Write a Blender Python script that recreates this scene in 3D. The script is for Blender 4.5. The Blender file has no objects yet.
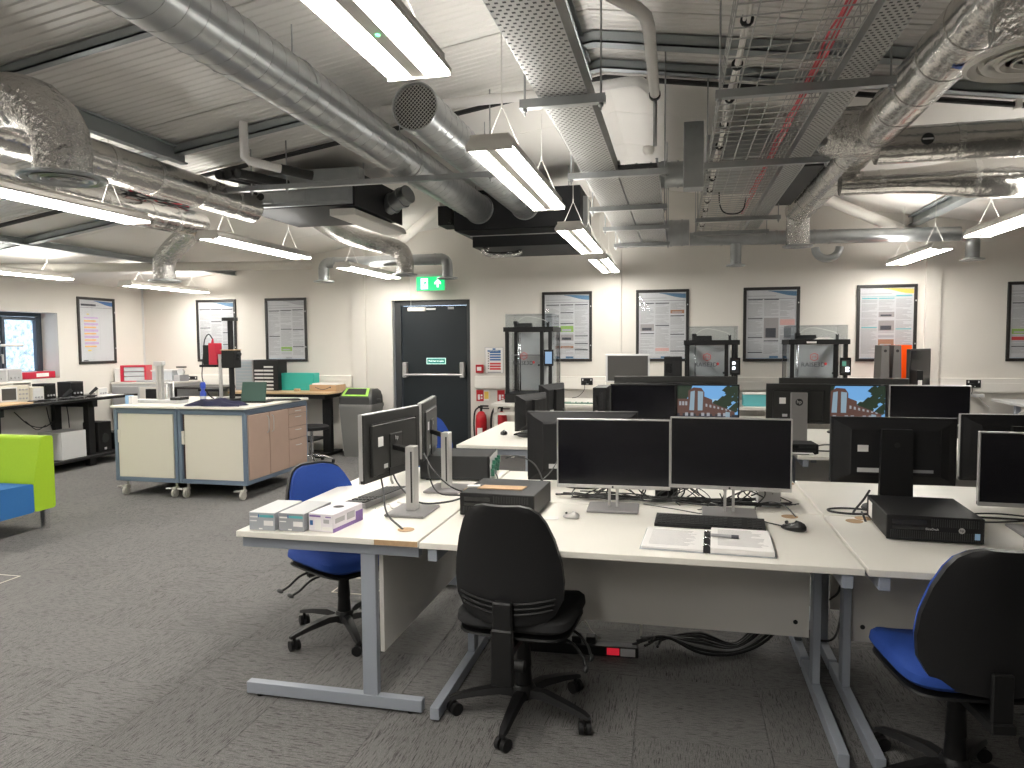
import bpy, bmesh, math, random
from mathutils import Vector, Matrix
random.seed(7)
S = bpy.context.scene
COL = S.collection
PI = math.pi
# ------------------------------------------------------------------ camera, world, exposure
def make_camera():
    yaw, pitch, roll = math.radians(-12.98), math.radians(-3.44), math.radians(-0.40)
    f = Vector((math.sin(yaw)*math.cos(pitch), math.cos(yaw)*math.cos(pitch), math.sin(pitch)))
    r = Vector((math.cos(yaw), -math.sin(yaw), 0)); u = r.cross(f)
    r2 = math.cos(roll)*r + math.sin(roll)*u; u2 = -math.sin(roll)*r + math.cos(roll)*u
    cam = bpy.data.cameras.new('camera'); o = bpy.data.objects.new('camera', cam); COL.objects.link(o)
    m = Matrix((r2, u2, -f)).transposed().to_4x4(); m.translation = (0, 0, 1.52); o.matrix_world = m
    cam.sensor_width = 36; cam.sensor_fit = 'HORIZONTAL'; cam.lens = 715/1024*36
    cam.clip_start = .05; cam.clip_end = 100
    S.camera = o
make_camera()
W = bpy.data.worlds.new('overcast_sky'); S.world = W; W.use_nodes = True
W.node_tree.nodes['Background'].inputs[0].default_value = (.62, .78, 1, 1)
W.node_tree.nodes['Background'].inputs[1].default_value = 4.2
S.view_settings.view_transform = 'Standard'; S.view_settings.look = 'None'
S.view_settings.gamma = 1; S.view_settings.use_curve_mapping = False
S.view_settings.exposure = 0.5
LAMP = 34.0            # emission of the fluorescent diffusers
# ------------------------------------------------------------------ materials
MATS = {}
def mat(name, col, rough=.5, metal=0, noise=0, nscale=8, bump=0, bscale=40, emit=None, estr=1, trans=0, alpha=1, coat=0, spec=.5, stretch=None):
    m = bpy.data.materials.new(name); m.use_nodes = True; MATS[name] = m
    n, l = m.node_tree.nodes, m.node_tree.links
    b = n['Principled BSDF']
    b.inputs['Base Color'].default_value = (*col, 1); b.inputs['Roughness'].default_value = rough
    b.inputs['Metallic'].default_value = metal; b.inputs['Transmission Weight'].default_value = trans
    b.inputs['Alpha'].default_value = alpha; b.inputs['Coat Weight'].default_value = coat
    b.inputs['Specular IOR Level'].default_value = spec
    tc = n.new('ShaderNodeTexCoord'); mp = n.new('ShaderNodeMapping'); l.new(tc.outputs['Object'], mp.inputs[0])
    if stretch: mp.inputs['Scale'].default_value = stretch
    if noise:
        t = n.new('ShaderNodeTexNoise'); t.inputs['Scale'].default_value = nscale; t.inputs['Detail'].default_value = 4
        l.new(mp.outputs[0], t.inputs['Vector'])
        r = n.new('ShaderNodeMapRange'); r.inputs['To Min'].default_value = 1-noise; r.inputs['To Max'].default_value = 1+noise
        l.new(t.outputs['Fac'], r.inputs[0])
        x = n.new('ShaderNodeMix'); x.data_type = 'RGBA'; x.blend_type = 'MULTIPLY'; x.inputs[0].default_value = 1
        x.inputs[6].default_value = (*col, 1); l.new(r.outputs[0], x.inputs[7]); l.new(x.outputs[2], b.inputs['Base Color'])
    if bump:
        t = n.new('ShaderNodeTexNoise'); t.inputs['Scale'].default_value = bscale; t.inputs['Detail'].default_value = 3
        l.new(mp.outputs[0], t.inputs['Vector'])
        q = n.new('ShaderNodeBump'); q.inputs['Strength'].default_value = bump; q.inputs['Distance'].default_value = .02
        l.new(t.outputs['Fac'], q.inputs['Height']); l.new(q.outputs[0], b.inputs['Normal'])
    if emit:
        b.inputs['Emission Color'].default_value = (*emit, 1); b.inputs['Emission Strength'].default_value = estr
    return m
mat('wall', (.68, .65, .60), .75, noise=.03, nscale=3, bump=.03, bscale=60)
mat('ceil', (.73, .71, .68), .33, noise=.03, nscale=4)
mat('ceil_matte', (.73, .705, .67), .7, noise=.03, nscale=4)
mat('white_paint', (.72, .69, .64), .45)
mat('pvc_white', (.78, .75, .70), .4)
mat('pipe_white', (.76, .74, .72), .35)
mat('desk_white', (.82, .79, .72), .32, noise=.02, nscale=3)
mat('desk_edge', (.70, .67, .61), .5)
mat('chip', (.45, .30, .17), .8, noise=.25, nscale=60)
mat('panel_grey', (.70, .68, .64), .5)
mat('steel_grey', (.33, .36, .41), .42, metal=.1)
mat('galv', (.40, .415, .42), .32, metal=.85, noise=.18, nscale=9, bump=.02, bscale=30)
mat('galv_dull', (.40, .41, .41), .5, metal=.6, noise=.15, nscale=12)
mat('tray', (.43, .43, .415), .42, metal=.45, noise=.08, nscale=10)
mat('purlin', (.36, .39, .40), .45, metal=.5, noise=.1, nscale=8)
mat('foil', (.66, .645, .62), .2, metal=.95, noise=.1, nscale=5, bump=.5, bscale=9)
mat('foil_flex', (.66, .645, .625), .2, metal=.92, noise=.12, nscale=8, bump=1.0, bscale=34)
mat('foil_tape', (.78, .77, .75), .25, metal=.9, bump=.4, bscale=30)
mat('black', (.009, .009, .0095), .5, spec=.35)
mat('black_gloss', (.012, .012, .013), .22)
mat('black_soft', (.010, .010, .011), .6, spec=.35, bump=.05, bscale=200)
mat('black_box', (.018, .019, .021), .6, spec=.3)
mat('rubber', (.014, .014, .014), .6)
mat('cable', (.02, .02, .021), .5)
mat('cable_white', (.70, .68, .64), .5)
mat('cable_grey', (.25, .25, .25), .5)
mat('cable_red', (.62, .06, .08), .45)
mat('cable_blue', (.05, .12, .45), .45)
mat('charcoal', (.026, .027, .028), .5, spec=.4)
mat('mon_back', (.026, .026, .025), .42, spec=.4, bump=.03, bscale=300)
mat('screen_off', (.006, .006, .009), .18)
mat('screen_dim', (.055, .053, .05), .3)
mat('silver', (.55, .54, .53), .35, metal=.55)
mat('silver_dark', (.30, .29, .29), .4, metal=.5)
mat('chrome', (.75, .75, .76), .18, metal=1)
mat('fabric_blue', (.010, .05, .27), .85, noise=.1, nscale=90, bump=.1, bscale=400)
mat('fabric_blue_sofa', (.02, .13, .36), .8, noise=.06, nscale=60)
mat('fabric_lime', (.31, .50, .012), .75, noise=.05, nscale=60)
mat('fabric_black', (.016, .016, .017), .9, bump=.1, bscale=400)
mat('shell_black', (.011, .011, .012), .45, spec=.4, bump=.03, bscale=250)
mat('frame_black', (.02, .018, .017), .4)
mat('paper', (.60, .59, .59), .45)
mat('paper_white', (.82, .80, .78), .6)
mat('ink', (.06, .06, .07), .6)
mat('ink_grey', (.44, .43, .44), .6)
mat('ink_text', (.40, .39, .39), .6)
mat('ink_blue', (.05, .16, .40), .5)
mat('ink_steel', (.10, .21, .34), .5)
mat('ink_lightblue', (.30, .50, .75), .5)
mat('ink_red', (.65, .06, .06), .5)
mat('ink_brown', (.40, .20, .12), .6)
mat('ink_green', (.28, .46, .10), .6)
mat('ink_purple', (.55, .38, .60), .6)
mat('ink_orange', (.85, .45, .15), .6)
mat('ink_yellow', (.85, .60, .12), .6)
mat('ink_teal', (.12, .45, .48), .6)
mat('ink_pink', (.70, .40, .36), .6)
mat('ink_taupe', (.36, .33, .32), .6)
mat('file_grey', (.13, .125, .12), .5)
mat('glass_gloss', (.9, .9, .92), .03, trans=1, spec=.5)
mat('acrylic', (.93, .95, .96), .04, trans=1)
mat('door', (.012, .017, .021), .5, noise=.05, spec=.35)
mat('door_frame', (.035, .038, .04), .45)
mat('reveal', (.50, .49, .45), .6)
mat('green_sign', (.0, .42, .13), .4, emit=(.0, .62, .16), estr=.9)
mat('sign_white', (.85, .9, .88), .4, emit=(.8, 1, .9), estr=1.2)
mat('teal_sign', (.05, .33, .28), .5)
mat('red', (.50, .012, .02), .32)
mat('red_plastic', (.55, .02, .05), .35)
mat('orange_glow', (.85, .09, .01), .25, emit=(.9, .06, .0), estr=.12)  # plastic cover, no lamp: a faint orange glow is put into its colour
mat('trolley_blue', (.15, .20, .27), .45)
mat('trolley_panel', (.72, .68, .59), .5)
mat('trolley_wood', (.42, .30, .24), .5, noise=.05, nscale=10)
mat('trolley_gap', (.06, .035, .03), .7)
mat('caster', (.42, .41, .37), .45)
mat('wood_top', (.55, .38, .22), .45, noise=.12, nscale=6, stretch=(1, 8, 1))
mat('bin_grey', (.27, .27, .26), .55, noise=.04)
mat('bin_lid', (.05, .05, .05), .5)
mat('bin_green', (.33, .62, .10), .45)
mat('teal_box', (.03, .42, .35), .5)
mat('cardboard', (.50, .33, .19), .8, noise=.06)
mat('beige_plastic', (.55, .51, .43), .5)
mat('grey_plastic', (.36, .36, .37), .5)
mat('grey_light', (.58, .58, .58), .5)
mat('clear_box', (.55, .57, .60), .2)
mat('lid_grey', (.30, .34, .37), .4)
mat('dark_green', (.03, .07, .055), .5)
mat('navy_cloth', (.012, .012, .04), .9, noise=.2, nscale=20)
mat('blue_plastic', (.02, .06, .42), .35)
mat('glove_grey', (.40, .42, .45), .5)
mat('glove_grey2', (.33, .34, .36), .5)
mat('glove_white', (.78, .74, .78), .5)
mat('glove_purple', (.25, .15, .40), .5)
mat('pcb', (.03, .14, .09), .4)
mat('win_frame', (.05, .065, .085), .4)
mat('diffuser', (.9, .9, .9), .4, emit=(1, .965, .90), estr=LAMP)
mat('added_uplight', (.9, .9, .9), .4, emit=(1, .965, .90), estr=LAMP*.36)  # upward glow added to brighten the ceiling
mat('led_green', (.1, .8, .2), .4, emit=(.1, 1, .3), estr=4)
mat('led_white', (.9, .9, 1), .4, emit=(.85, .92, 1), estr=2.5)
mat('led_red', (.7, .02, .05), .4, emit=(1, .03, .06), estr=.25)
def screen_mat(n, c, s=1): return mat(n, (.02, .02, .02), .25, emit=c, estr=s)
screen_mat('sc_sky', (.15, .36, .66), .75); screen_mat('sc_sky2', (.27, .47, .68), .75); screen_mat('sc_tree', (.018, .032, .018), .7)
screen_mat('sc_brick', (.10, .05, .04), .7); screen_mat('sc_glass', (.24, .33, .40), .7); screen_mat('sc_win', (.30, .31, .34), .7)
screen_mat('sc_dark', (.02, .022, .03), .8); screen_mat('sc_ui', (.25, .40, .60), .7); screen_mat('sc_green', (.1, .3, .22), .8)
# carpet with short directional streaks
def carpet_mat():
    m = bpy.data.materials.new('carpet'); m.use_nodes = True; MATS['carpet'] = m
    n, l = m.node_tree.nodes, m.node_tree.links; b = n['Principled BSDF']; b.inputs['Roughness'].default_value = .95
    b.inputs['Specular IOR Level'].default_value = .15
    tc = n.new('ShaderNodeTexCoord'); oi = n.new('ShaderNodeObjectInfo')
    ad = n.new('ShaderNodeVectorMath'); ad.operation = 'ADD'; l.new(tc.outputs['Object'], ad.inputs[0])
    sc = n.new('ShaderNodeVectorMath'); sc.operation = 'SCALE'; sc.inputs['Scale'].default_value = 37; cb = n.new('ShaderNodeCombineXYZ')
    for k in range(3): l.new(oi.outputs['Random'], cb.inputs[k])
    l.new(cb.outputs[0], sc.inputs[0]); l.new(sc.outputs[0], ad.inputs[1])
    mp = n.new('ShaderNodeMapping'); mp.inputs['Scale'].default_value = (21, 320, 1); l.new(ad.outputs[0], mp.inputs[0])
    t = n.new('ShaderNodeTexNoise'); t.inputs['Scale'].default_value = 1; t.inputs['Detail'].default_value = 2; l.new(mp.outputs[0], t.inputs[0])
    cr = n.new('ShaderNodeValToRGB'); cr.color_ramp.elements[0].position = .35; cr.color_ramp.elements[0].color = (.062, .060, .057, 1)
    cr.color_ramp.elements[1].position = .455; cr.color_ramp.elements[1].color = (.168, .164, .159, 1); l.new(t.outputs['Fac'], cr.inputs[0])
    t2 = n.new('ShaderNodeTexNoise'); t2.inputs['Scale'].default_value = 260; t2.inputs['Detail'].default_value = 2; l.new(ad.outputs[0], t2.inputs[0])
    mr = n.new('ShaderNodeMapRange'); mr.inputs['To Min'].default_value = .35; mr.inputs['To Max'].default_value = 1.65; l.new(t2.outputs['Fac'], mr.inputs[0])
    mr2 = n.new('ShaderNodeMapRange'); mr2.inputs['To Min'].default_value = .965; mr2.inputs['To Max'].default_value = 1.035; l.new(oi.outputs['Random'], mr2.inputs[0])
    mu = n.new('ShaderNodeMath'); mu.operation = 'MULTIPLY'; l.new(mr.outputs[0], mu.inputs[0]); l.new(mr2.outputs[0], mu.inputs[1])
    x = n.new('ShaderNodeMix'); x.data_type = 'RGBA'; x.blend_type = 'MULTIPLY'; x.inputs[0].default_value = 1
    l.new(cr.outputs[0], x.inputs[6]); l.new(mu.outputs[0], x.inputs[7]); l.new(x.outputs[2], b.inputs['Base Color'])
    q = n.new('ShaderNodeBump'); q.inputs['Strength'].default_value = .3; q.inputs['Distance'].default_value = .004
    l.new(t2.outputs['Fac'], q.inputs['Height']); l.new(q.outputs[0], b.inputs['Normal'])
carpet_mat()
def stone_mat():
    m = mat('stone', (.55, .56, .55), .9); n, l = m.node_tree.nodes, m.node_tree.links
    tc = n.new('ShaderNodeTexCoord'); v = n.new('ShaderNodeTexNoise'); v.inputs['Scale'].default_value = 14; v.inputs['Detail'].default_value = 6; v.inputs['Roughness'].default_value = .75
    l.new(tc.outputs['Object'], v.inputs[0]); cr = n.new('ShaderNodeValToRGB')
    cr.color_ramp.elements[0].position = .35; cr.color_ramp.elements[0].color = (.16, .19, .19, 1)
    cr.color_ramp.elements[1].position = .62; cr.color_ramp.elements[1].color = (.75, .78, .78, 1)
    l.new(v.outputs['Fac'], cr.inputs[0]); l.new(cr.outputs[0], n['Principled BSDF'].inputs['Base Color'])
stone_mat()
# ------------------------------------------------------------------ mesh builder
class MB:
    def __init__(s): s.v = []; s.f = []; s.m = []; s.s = []; s.M = Matrix.Identity(4)
    def at(s, loc=(0, 0, 0), rot=(0, 0, 0)):
        s.M = Matrix.Translation(loc) @ Matrix.Rotation(rot[2], 4, 'Z') @ Matrix.Rotation(rot[1], 4, 'Y') @ Matrix.Rotation(rot[0], 4, 'X'); return s
    def add(s, vs, fs, mi=0, smooth=False):
        o = len(s.v); M = s.M
        s.v += [tuple(M @ Vector(p)) for p in vs]
        for f in fs: s.f.append(tuple(i+o for i in f)); s.m.append(mi); s.s.append(smooth)
        return s
    def box(s, x0, x1, y0, y1, z0, z1, mi=0):
        return s.add([(x0,y0,z0),(x1,y0,z0),(x1,y1,z0),(x0,y1,z0),(x0,y0,z1),(x1,y0,z1),(x1,y1,z1),(x0,y1,z1)],
            [(0,3,2,1),(4,5,6,7),(0,1,5,4),(1,2,6,5),(2,3,7,6),(3,0,4,7)], mi)
    def cbox(s, x0, x1, y0, y1, z0, z1, c=.004, mi=0):
        V = []; idx = {}
        lo, hi = (x0, y0, z0), (x1, y1, z1)
        for a in (0, 1):
            for b in (0, 1):
                for d in (0, 1):
                    k = (a, b, d)
                    for ax in range(3):
                        p = []
                        for q in range(3):
                            e = hi[q] if k[q] else lo[q]
                            if q != ax: e += -c if k[q] else c
                            p.append(e)
                        idx[(k, ax)] = len(V); V.append(tuple(p))
        F = []
        for ax in range(3):
            u, w = (ax+1) % 3, (ax+2) % 3
            for sgn in (0, 1):
                ring = []
                for (a, b) in ((0, 0), (1, 0), (1, 1), (0, 1)):
                    k = [0, 0, 0]; k[ax] = sgn; k[u] = a; k[w] = b; ring.append(idx[(tuple(k), ax)])
                F.append(tuple(ring if sgn else ring[::-1]))
            for a in (0, 1):
                for b in (0, 1):
                    k0 = [0, 0, 0]; k0[u] = a; k0[w] = b; k1 = list(k0); k1[ax] = 1
                    k0, k1 = tuple(k0), tuple(k1)
                    q = (idx[(k0, u)], idx[(k1, u)], idx[(k1, w)], idx[(k0, w)])
                    F.append(q if (a != b) else q[::-1])
        for a in (0, 1):
            for b in (0, 1):
                for d in (0, 1):
                    k = (a, b, d); t = (idx[(k, 0)], idx[(k, 1)], idx[(k, 2)])
                    F.append(t if (a+b+d) % 2 else t[::-1])
        return s.add(V, F, mi)
    def cyl(s, p0, p1, r0, r1=None, n=16, caps=True, mi=0, smooth=True):
        r1 = r0 if r1 is None else r1
        p0, p1 = Vector(p0), Vector(p1); d = (p1-p0).normalized()
        a = d.orthogonal().normalized(); b = d.cross(a)
        V = []
        for p, r in ((p0, r0), (p1, r1)):
            for i in range(n):
                t = 2*PI*i/n; V.append(tuple(p + r*(math.cos(t)*a + math.sin(t)*b)))
        s.add(V, [(i, (i+1) % n, n+(i+1) % n, n+i) for i in range(n)], mi, smooth)
        if caps:
            s.add(V[:n], [tuple(range(n))[::-1]], mi); s.add(V[n:], [tuple(range(n))], mi)
        return s
    def tube(s, path, r, n=8, mi=0, caps=True, smooth=True):
        P = [Vector(p) for p in path]; R = r if isinstance(r, (list, tuple)) else [r]*len(P)
        T = []
        for i in range(len(P)):
            t = P[min(i+1, len(P)-1)] - P[max(i-1, 0)]; T.append(t.normalized() if t.length > 1e-9 else Vector((0, 0, 1)))
        a = T[0].orthogonal().normalized(); V = []
        for i, p in enumerate(P):
            a = a - T[i]*a.dot(T[i]); a = a.normalized() if a.length > 1e-6 else T[i].orthogonal().normalized()
            b = T[i].cross(a)
            for k in range(n):
                t = 2*PI*k/n; V.append(tuple(p + R[i]*(math.cos(t)*a + math.sin(t)*b)))
        F = [(i*n+k, i*n+(k+1) % n, (i+1)*n+(k+1) % n, (i+1)*n+k) for i in range(len(P)-1) for k in range(n)]
        s.add(V, F, mi, smooth)
        if caps:
            s.add(V[:n], [tuple(range(n))[::-1]], mi); s.add(V[-n:], [tuple(range(n))], mi)
        return s
    def lathe(s, prof, c=(0, 0, 0), n=20, mi=0, smooth=True, caps=True):
        V = [(c[0]+r*math.cos(2*PI*k/n), c[1]+r*math.sin(2*PI*k/n), c[2]+z) for r, z in prof for k in range(n)]
        F = [(i*n+k, i*n+(k+1) % n, (i+1)*n+(k+1) % n, (i+1)*n+k) for i in range(len(prof)-1) for k in range(n)]
        s.add(V, F, mi, smooth)
        if caps:
            s.add(V[:n], [tuple(range(n))[::-1]], mi); s.add(V[-n:], [tuple(range(n))], mi)
        return s
    def prism(s, poly, ax, a0, a1, mi=0, smooth=False):
        # poly in the two other axes, in order (x,y,z) without ax; counter-clockwise or not, both fine
        def mk(p, a):
            q = list(p); q.insert(ax, a); return tuple(q)
        n = len(poly); V = [mk(p, a0) for p in poly] + [mk(p, a1) for p in poly]
        s.add(V, [tuple(range(n))[::-1], tuple(range(n, 2*n))], mi)
        return s.add(V, [(i, (i+1) % n, n+(i+1) % n, n+i) for i in range(n)], mi, smooth)
    def quad(s, a, b, c, d, mi=0): return s.add([a, b, c, d], [(0, 1, 2, 3)], mi)
    def sphere(s, c, r, n=10, mi=0, sc=(1, 1, 1)):
        prof = [(max(1e-4, math.sin(PI*i/n)), -math.cos(PI*i/n)) for i in range(n+1)]
        V = [(c[0]+sc[0]*r*p*math.cos(2*PI*k/(n*2)), c[1]+sc[1]*r*p*math.sin(2*PI*k/(n*2)), c[2]+sc[2]*r*z) for p, z in prof for k in range(2*n)]
        N = 2*n
        return s.add(V, [(i*N+k, i*N+(k+1) % N, (i+1)*N+(k+1) % N, (i+1)*N+k) for i in range(n) for k in range(N)], mi, True)
    def build(s, name, mats, parent=None, fix=True):
        me = bpy.data.meshes.new(name); me.from_pydata(s.v, [], s.f)
        if isinstance(mats, str): mats = [mats]
        for k in mats: me.materials.append(MATS[k])
        me.polygons.foreach_set('material_index', s.m); me.polygons.foreach_set('use_smooth', s.s)
        if fix:
            bm = bmesh.new(); bm.from_mesh(me); bmesh.ops.remove_doubles(bm, verts=bm.verts, dist=1e-6)
            bmesh.ops.recalc_face_normals(bm, faces=bm.faces)
            for e in bm.edges:
                if len(e.link_faces) == 2 and e.calc_face_angle(0) > .7: e.smooth = False
            bm.to_mesh(me); bm.free()
        o = bpy.data.objects.new(name, me); COL.objects.link(o)
        if parent: o.parent = parent
        return o
def split_build(mb, name, mats, parent):
    # every separate piece of the builder becomes an object of its own
    key = {}; par = []
    def find(i):
        while par[i] != i: par[i] = par[par[i]]; i = par[i]
        return i
    ids = []
    for p in mb.v:
        k = (round(p[0], 5), round(p[1], 5), round(p[2], 5))
        if k not in key: key[k] = len(par); par.append(len(par))
        ids.append(key[k])
    for f in mb.f:
        a = find(ids[f[0]])
        for q in f[1:]: par[find(ids[q])] = a
    groups = {}
    for n, f in enumerate(mb.f): groups.setdefault(find(ids[f[0]]), []).append(n)
    out = []
    for g in groups.values():
        c = MB(); mp = {}
        for n in g:
            ff = []
            for q in mb.f[n]:
                if q not in mp: mp[q] = len(c.v); c.v.append(mb.v[q])
                ff.append(mp[q])
            c.f.append(tuple(ff)); c.m.append(mb.m[n]); c.s.append(mb.s[n])
        out.append(c.build(name, mats, parent))
    return out
def stuff(o): o['kind'] = 'stuff'; return o
def thing(name, label, cat, loc=(0, 0, 0), rz=0, group=None):
    o = bpy.data.objects.new(name, None); COL.objects.link(o); o.empty_display_size = .05
    o.location = loc; o.rotation_euler = (0, 0, rz); return tag(o, label, cat, group)
def tag(o, label, cat, group=None):
    o['label'] = label; o['category'] = cat
    if group: o['group'] = group
    return o
def struct(o, label=None, cat=None):
    o['kind'] = 'structure'
    if label: o['label'] = label
    if cat: o['category'] = cat
    return o
def put(o, loc, rz=0): o.location = loc; o.rotation_euler = (0, 0, rz); return o
def copy_tree(o, parent=None):
    c = o.copy(); COL.objects.link(c); c.parent = parent
    for ch in list(o.children): copy_tree(ch, c)
    return c
def clone(o, loc, rz, label, group=None):
    c = copy_tree(o); c.location = loc; c.rotation_euler = (0, 0, rz); c['label'] = label
    if group: c['group'] = group
    return c
def text(string, size, m, parent, loc, rot, name='lettering', align='CENTER', depth=.0006):
    c = bpy.data.curves.new(name, 'FONT'); c.body = string; c.size = size; c.align_x = align; c.align_y = 'CENTER'; c.extrude = depth; c.resolution_u = 2
    t = bpy.data.objects.new(name+'_curve', c); COL.objects.link(t)
    bpy.context.view_layer.update()
    me = bpy.data.meshes.new_from_object(t); COL.objects.unlink(t); bpy.data.objects.remove(t)
    me.materials.clear(); me.materials.append(MATS[m])
    o = bpy.data.objects.new(name, me); COL.objects.link(o); o.parent = parent; o.location = loc; o.rotation_euler = rot
    return o
def arc(c, r, a0, a1, n, ux, uy):
    c, ux, uy = Vector(c), Vector(ux), Vector(uy)
    return [tuple(c + r*(math.cos(a0+(a1-a0)*i/n)*ux + math.sin(a0+(a1-a0)*i/n)*uy)) for i in range(n+1)]
def smooth_path(pts, k=6):
    # Catmull-Rom through the points
    P = [Vector(p) for p in pts]; P = [2*P[0]-P[1]] + P + [2*P[-1]-P[-2]]; out = []
    for i in range(1, len(P)-2):
        for j in range(k):
            t = j/k; a, b, c, d = P[i-1], P[i], P[i+1], P[i+2]
            out.append(tuple(.5*((2*b)+(c-a)*t+(2*a-5*b+4*c-d)*t*t+(-a+3*b-3*c+d)*t**3)))
    out.append(tuple(P[-2])); return out
def clear_mat(name, tint, ior=1.45, extra=0.0):
    m = bpy.data.materials.new(name); m.use_nodes = True; MATS[name] = m
    n, l = m.node_tree.nodes, m.node_tree.links; n.remove(n['Principled BSDF'])
    t = n.new('ShaderNodeBsdfTransparent'); t.inputs[0].default_value = (*tint, 1)
    g = n.new('ShaderNodeBsdfGlossy'); g.inputs['Roughness'].default_value = .03
    fr = n.new('ShaderNodeFresnel'); fr.inputs[0].default_value = ior
    ad = n.new('ShaderNodeMath'); ad.inputs[1].default_value = extra; l.new(fr.outputs[0], ad.inputs[0])
    ge = n.new('ShaderNodeNewGeometry'); iv = n.new('ShaderNodeMath'); iv.operation = 'SUBTRACT'; iv.inputs[0].default_value = 1; l.new(ge.outputs['Backfacing'], iv.inputs[1])
    mu = n.new('ShaderNodeMath'); mu.operation = 'MULTIPLY'; l.new(ad.outputs[0], mu.inputs[0]); l.new(iv.outputs[0], mu.inputs[1]); ad = mu
    x = n.new('ShaderNodeMixShader'); l.new(ad.outputs[0], x.inputs[0]); l.new(t.outputs[0], x.inputs[1]); l.new(g.outputs[0], x.inputs[2])
    l.new(x.outputs[0], n['Material Output'].inputs[0])
clear_mat('pane', (.96, .97, .98)); clear_mat('acryl', (.90, .92, .93), 1.45, .02); clear_mat('acryl_edge', (.75, .78, .80), 1.45, .1)
# ------------------------------------------------------------------ room shell
WY, XL, XR, YF = 9.2, -7.75, 6.75, -4.0
RX, RZ, RS = -.51, 3.43, .153
def roof(x): return RZ - RS*abs(x-RX)
f = MB().box(XL-.3, XR+.3, YF-.3, WY+.3, -.2, -.006)
FLOOR = struct(f.build('floor', 'carpet'), 'dark grey carpet tile floor with streaky quarter-turn pattern', 'floor')
tm = MB().cbox(-.2495, .2495, -.2495, .2495, -.006, 0, .001)
proto = None
for j in range(2, 19):
    for i in range(-16, 14):
        x, y = i*.5+.1, j*.5-.05
        if y > 9.0: continue
        a = math.degrees(math.atan2(x, y)) + 13
        if abs(a) > 37.5 + 9/y or y < 1.9: continue
        if proto is None: proto = tm.build('carpet_tile', 'carpet'); o = proto
        else: o = proto.copy(); COL.objects.link(o)
        o.parent = FLOOR; o.location = (x, y, 0); o.rotation_euler = (0, 0, (PI/2 if (i+j) % 2 else 0))
# small brass-edged floor boxes
def floor_box(x, y, rz, label):
    t = thing('floor_box', label, 'floor box', (x, y, 0), rz, 'floor outlet boxes in the carpet')
    m = MB()
    for a in ((-.14, .14, -.14, -.132), (-.14, .14, .132, .14), (-.14, -.132, -.132, .132), (.132, .14, -.132, .132)): m.box(*a, 0, .003)
    m.build('trim_ring', 'beige_plastic', t)
    MB().box(-.131, .131, -.131, .131, 0, .002).build('lid', 'carpet', t)
floor_box(-1.9, 4.05, 0, 'square floor outlet box under the blue chair by the glove boxes')
floor_box(-4.33, 3.63, 0, 'square floor outlet box in the open carpet aisle at left')

DX0, DX1, DZ = -3.80, -2.69, 2.085
m = MB()
def wallpoly(pts): m.prism(pts, 1, WY, WY+.3)
wallpoly([(XL-.3, -.2), (DX0, -.2), (DX0, roof(DX0)+.3), (XL-.3, roof(XL)+.3)])
wallpoly([(DX1, -.2), (XR+.3, -.2), (XR+.3, roof(XR)+.3), (RX, RZ+.3), (DX1, roof(DX1)+.3)])
wallpoly([(DX0, DZ), (DX1, DZ), (DX1, roof(DX1)+.3), (DX0, roof(DX0)+.3)])
WB = struct(m.build('wall_back', 'wall'), 'warm white painted back wall with boxed columns', 'wall')
for k, (a, b) in enumerate(((-4.38, -4.18), (-.86, -.69), (2.80, 2.96))):
    MB().box(a, b, WY-.035, WY, 0, roof((a+b)/2)-.02).build('boxed_column', 'wall', WB)
WN0, WN1, WZ0, WZ1 = 5.75, 7.67, 1.09, 1.92
m = MB()
for (y0, y1, z0, z1) in ((YF-.3, WN0, -.2, 2.6), (WN1, WY+.3, -.2, 2.6), (WN0, WN1, -.2, WZ0), (WN0, WN1, WZ1, 2.6)): m.box(XL-.3, XL, y0, y1, z0, z1)
struct(m.build('wall_left', 'wall'), 'warm white painted side wall with a deep window reveal', 'wall')
struct(MB().box(XR, XR+.3, YF-.3, WY+.3, -.2, 2.6).build('wall_right', 'wall'), 'plain warm white side wall', 'wall')
struct(MB().prism([(XL-.3, -.2), (XR+.3, -.2), (XR+.3, roof(XR)+.3), (RX, RZ+.3), (XL-.3, roof(XL)+.3)], 1, YF-.3, YF).build('wall_front', 'wall'), 'plain warm white wall at the near end', 'wall')
struct(MB().box(XL, XL+.006, WY-.035, WY, 0, roof(XL)).build('trim_1', 'grey_light'), 'grey corner strip between left and back walls', 'trim')
# baseboards
struct(MB().box(XL, DX0-.05, WY-.018, WY, 0, .09).box(DX1+.05, XR, WY-.018, WY, 0, .09).build('baseboard_back', 'white_paint'), 'low white skirting along the back wall', 'baseboard')
struct(MB().box(XL, XL+.018, YF, WY, 0, .09).build('baseboard_left', 'white_paint'), 'low white skirting along the left wall', 'baseboard')
# window
wx = XL-.28
wt = struct(thing('window_1', 'dark framed window looking out onto a rough stone wall', 'window', (wx, (WN0+WN1)/2, WZ0)))
hw, hh = (WN1-WN0)/2, WZ1-WZ0
m = MB()
for a in ((-hw, hw, 0, .05), (-hw, hw, hh-.05, hh), (-hw, -hw+.05, .05, hh-.05), (hw-.05, hw, .05, hh-.05), (-.35, -.27, .05, hh-.05), (.30, .38, .05, hh-.05)): m.cbox(-.03, .03, a[0], a[1], a[2], a[3], .004)
m.build('window_frame', 'win_frame', wt)
m = MB()
for a, b in ((.39, hw-.06), (-.26, .29), (-hw+.06, -.36)):
    for q in ((a, b, .055, .095), (a, b, hh-.095, hh-.055), (a, a+.04, .095, hh-.095), (b-.04, b, .095, hh-.095)): m.cbox(-.012, .038, *q, .003)
m.build('sash', 'win_frame', wt)
for a, b in ((.43, hw-.1), (-.22, .25), (-hw+.1, -.40)): MB().box(-.004, .004, a, b, .09, hh-.09).build('pane', 'pane', wt)
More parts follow.
